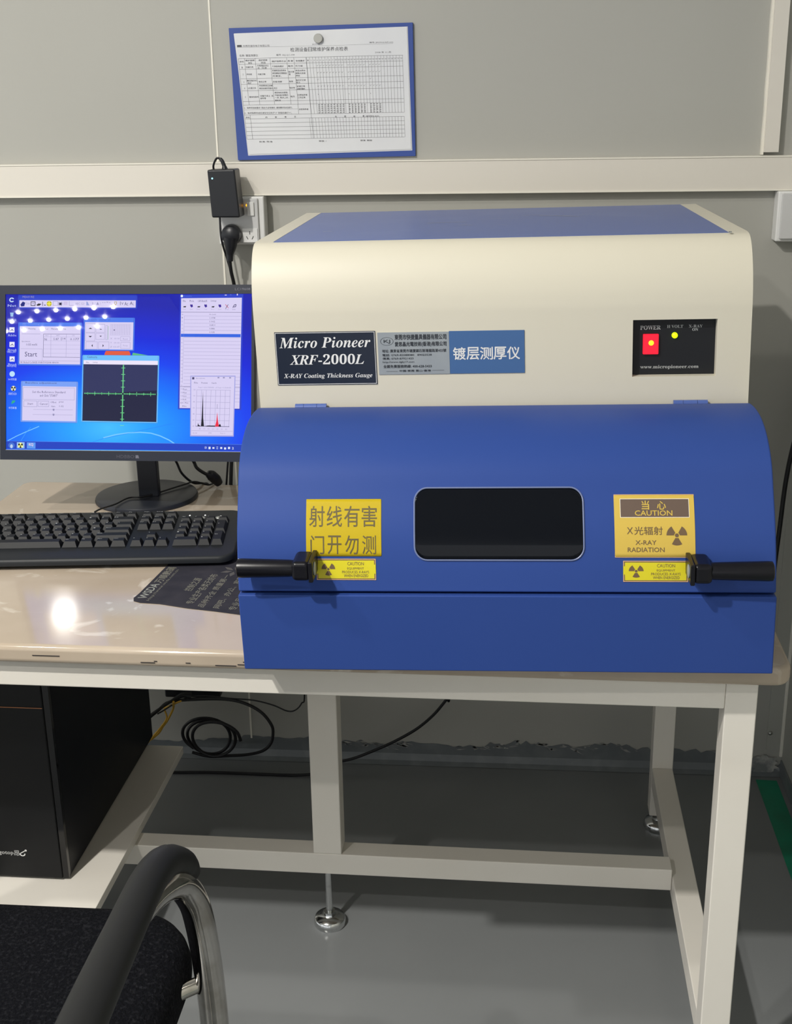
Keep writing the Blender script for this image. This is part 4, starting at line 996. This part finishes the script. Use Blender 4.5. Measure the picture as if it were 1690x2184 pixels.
# cables under the desk
loop = []
for k in range(38):
    a = -.9+k*2*PI/14; q = k/38
    loop.append((-.604+.002*k/3-.047*math.cos(a)*(1+.1*math.sin(k*.4)), .90-.004*math.sin(a)-q*.02, .084+.042*math.sin(a)))
cable('coiled_cable', loop, .0033, 'cable', 'black cable coiled in loops against the wall under the desk', k=4)
cable('hanging_cable', [(-.716, .80, .150), (-.690, .86, .156), (-.672, .89, .162), (-.618, .90, .1645), (-.560, .90, .1665), (-.520, .90, .1585), (-.487, .90, .139), (-.468, .90, .112), (-.4655, .90, .092), (-.471, .90, .070), (-.488, .90, .052), (-.52, .90, .042), (-.56, .90, .038), (-.60, .898, .036), (-.635, .895, .046)], .0032, 'cable', 'black cable hanging in one wide loop under the desk')
cable('thin_cable', [(-.69, .86, .150), (-.63, .90, .170), (-.541, .90, .1680), (-.50, .90, .1655), (-.462, .90, .156), (-.4345, .90, .1440), (-.418, .90, .1460), (-.404, .90, .162), (-.397, .90, .19), (-.395, .88, .40), (-.39, .80, .58)], .0015, 'cable', 'thin black cable dipping beside the middle leg under the desk')
cable('mains_cable', [(-.095, .80, .56), (-.098, .86, .35), (-.1070, .895, .190), (-.112, .90, .180), (-.1345, .90, .149), (-.158, .90, .1245), (-.182, .90, .105), (-.220, .90, .081), (-.258, .90, .061), (-.300, .895, .044), (-.345, .89, .032), (-.365, .89, .012), (-.42, .89, .0036), (-.50, .89, .0034), (-.60, .89, .0036), (-.68, .885, .0036)], .0030, 'cable', 'black mains cable sweeping down from the machine to the floor')
b = MB().tube([(-.655, .86, .178), (-.6650, .89, .150), (-.672, .90, .135), (-.683, .90, .115), (-.694, .90, .100), (-.703, .90, .086), (-.720, .90, .07)], .0024, 'yellow_cable', n=8)
b.tube([(-.640, .86, .180), (-.680, .895, .148), (-.687, .90, .140), (-.684, .90, .120), (-.698, .896, .099), (-.714, .896, .080), (-.73, .896, .06)], .0018, 'yellow_cable', n=8)
tag(b.build('yellow_cable', smooth=True), 'yellow cable of two twisted strands beside the computer case', 'cable')
ps = thing('power_strip', (-.655, .875, .15), 'dark power strip hanging behind the desk beside the computer case', 'power strip')
part(MB().box(-.690, .918, .1570, -.575, .945, .1900, 'black_plastic'), 'strip_body', ps, bevel=.004)
part(MB().tube([(-.63, .90, .172), (-.645, .895, .176), (-.665, .885, .168), (-.70, .86, .150), (-.72, .83, .14)], [.009, .006, .003, .003, .003], 'cable', n=10), 'cord', ps, smooth=True)
cable('right_cable', [(.545, .90, 1.06), (.535, .88, .90), (.5150, .86, .78), (.5010, .85, .7028), (.4965, .85, .660), (.4944, .85, .6244), (.4925, .85, .570), (.4898, .85, .5081), (.486, .85, .42), (.47, .86, .34), (.44, .88, .30), (.40, .89, .31)], .0042, 'cable', 'thick black cable hanging between the machine and the side wall', n=10)

# ------------------------------------------------------------------ chair
ch = thing('office_chair', (-.55, -.42, 0), 'black fabric chair with a chrome tube frame and padded arms pushed toward the desk', 'chair')
AP = [(-.322, -.80, .612), (-.3245, -.68, .618), (-.3255, -.54, .6220), (-.3235, -.44, .6275), (-.3220, -.362, .6290), (-.3190, -.318, .6190), (-.3125, -.290, .5980), (-.3085, -.283, .5830)]
def armset(dx, lab=None):
    P = [(x+dx, y, z) for x, y, z in AP]
    a = part(MB().tube(P, [.017, .0190, .0195, .0178, .0168, .0165, .0160, .0135], 'arm_pad', n=20, flat=1.0, smooth=8), 'armrest_pad', ch, smooth=True)
    md = None
    Q = [(-.331, -.80, .604), (-.332, -.62, .609), (-.330, -.45, .613), (-.3230, -.372, .613), (-.3130, -.315, .594), (-.3075, -.283, .557), (-.3045, -.268, .515), (-.303, -.257, .455), (-.302, -.2515, .390), (-.302, -.2500, .30), (-.302, -.252, .16), (-.302, -.262, .06), (-.302, -.290, .024), (-.302, -.34, .0155), (-.302, -.60, .0152), (-.302, -.90, .0152)]
    part(MB().tube([(x+dx, y, z) for x, y, z in Q], [.0125, .0125, .0125, .0145, .0150, .0152, .0152, .0152, .0152, .0152, .0152, .0152, .0152, .0152, .0152, .0152], 'arm_chrome', n=18, smooth=6), 'frame_tube', ch, smooth=True)
    s_5 = -1 if dx == 0 else 1
    part(MB().tube([(-.3035+dx, -.258, .430), (-.3035+dx+s_5*.014, -.259, .429), (-.3035+dx+s_5*.05, -.29, .428)], .0085, 'arm_chrome', n=12, smooth=3), 'seat_bracket', ch, smooth=True)
armset(0); armset(-.53)
part(MB().tube([(-.302, -.90, .0152), (-.832, -.90, .0152)], .0150, 'arm_chrome', n=14, smooth=0), 'floor_bar', ch, smooth=True)
part(MB().tube([(-.320, -.80, .596), (-.85, -.80, .596)], .011, 'arm_chrome', n=14, smooth=0), 'back_bar', ch, smooth=True)
# seat cushion: rounded, domed
b = MB(); outl = rrect(-.806, -.66, -.327, -.168, .075, 14); n = len(outl); cx, cy = -.571, -.414
rings = [(.90, .398), (.95, .3995), (.98, .404), (.995, .412), (1, .424), (.998, .436), (.990, .446), (.975, .4545), (.95, .461), (.90, .4655), (.80, .4680), (.5, .469), (.2, .469)]
vs = []
for s_4, z in rings:
    for x, y in outl: vs.append((cx+(x-cx)*s_4, cy+(y-cy)*s_4, z))
fs = []
for k in range(len(rings)-1):
    for i in range(n): fs.append((k*n+i, k*n+(i+1) % n, (k+1)*n+(i+1) % n, (k+1)*n+i))
fs.append(list(range(n))[::-1]); fs.append(list(range((len(rings)-1)*n, len(rings)*n)))
part(b.add(vs, fs, 'fabric'), 'seat_cushion', ch, smooth=True, angle=1.0)
bq = rrect(-.80, .56, -.34, .98, .06, 6)
part(MB().prism(bq, lambda p: (p[0], -.775-(p[1]-.56)*.15, p[1]), lambda p: (p[0], -.815-(p[1]-.56)*.15, p[1]), 'fabric'), 'backrest', ch, bevel=.012, seg=3)
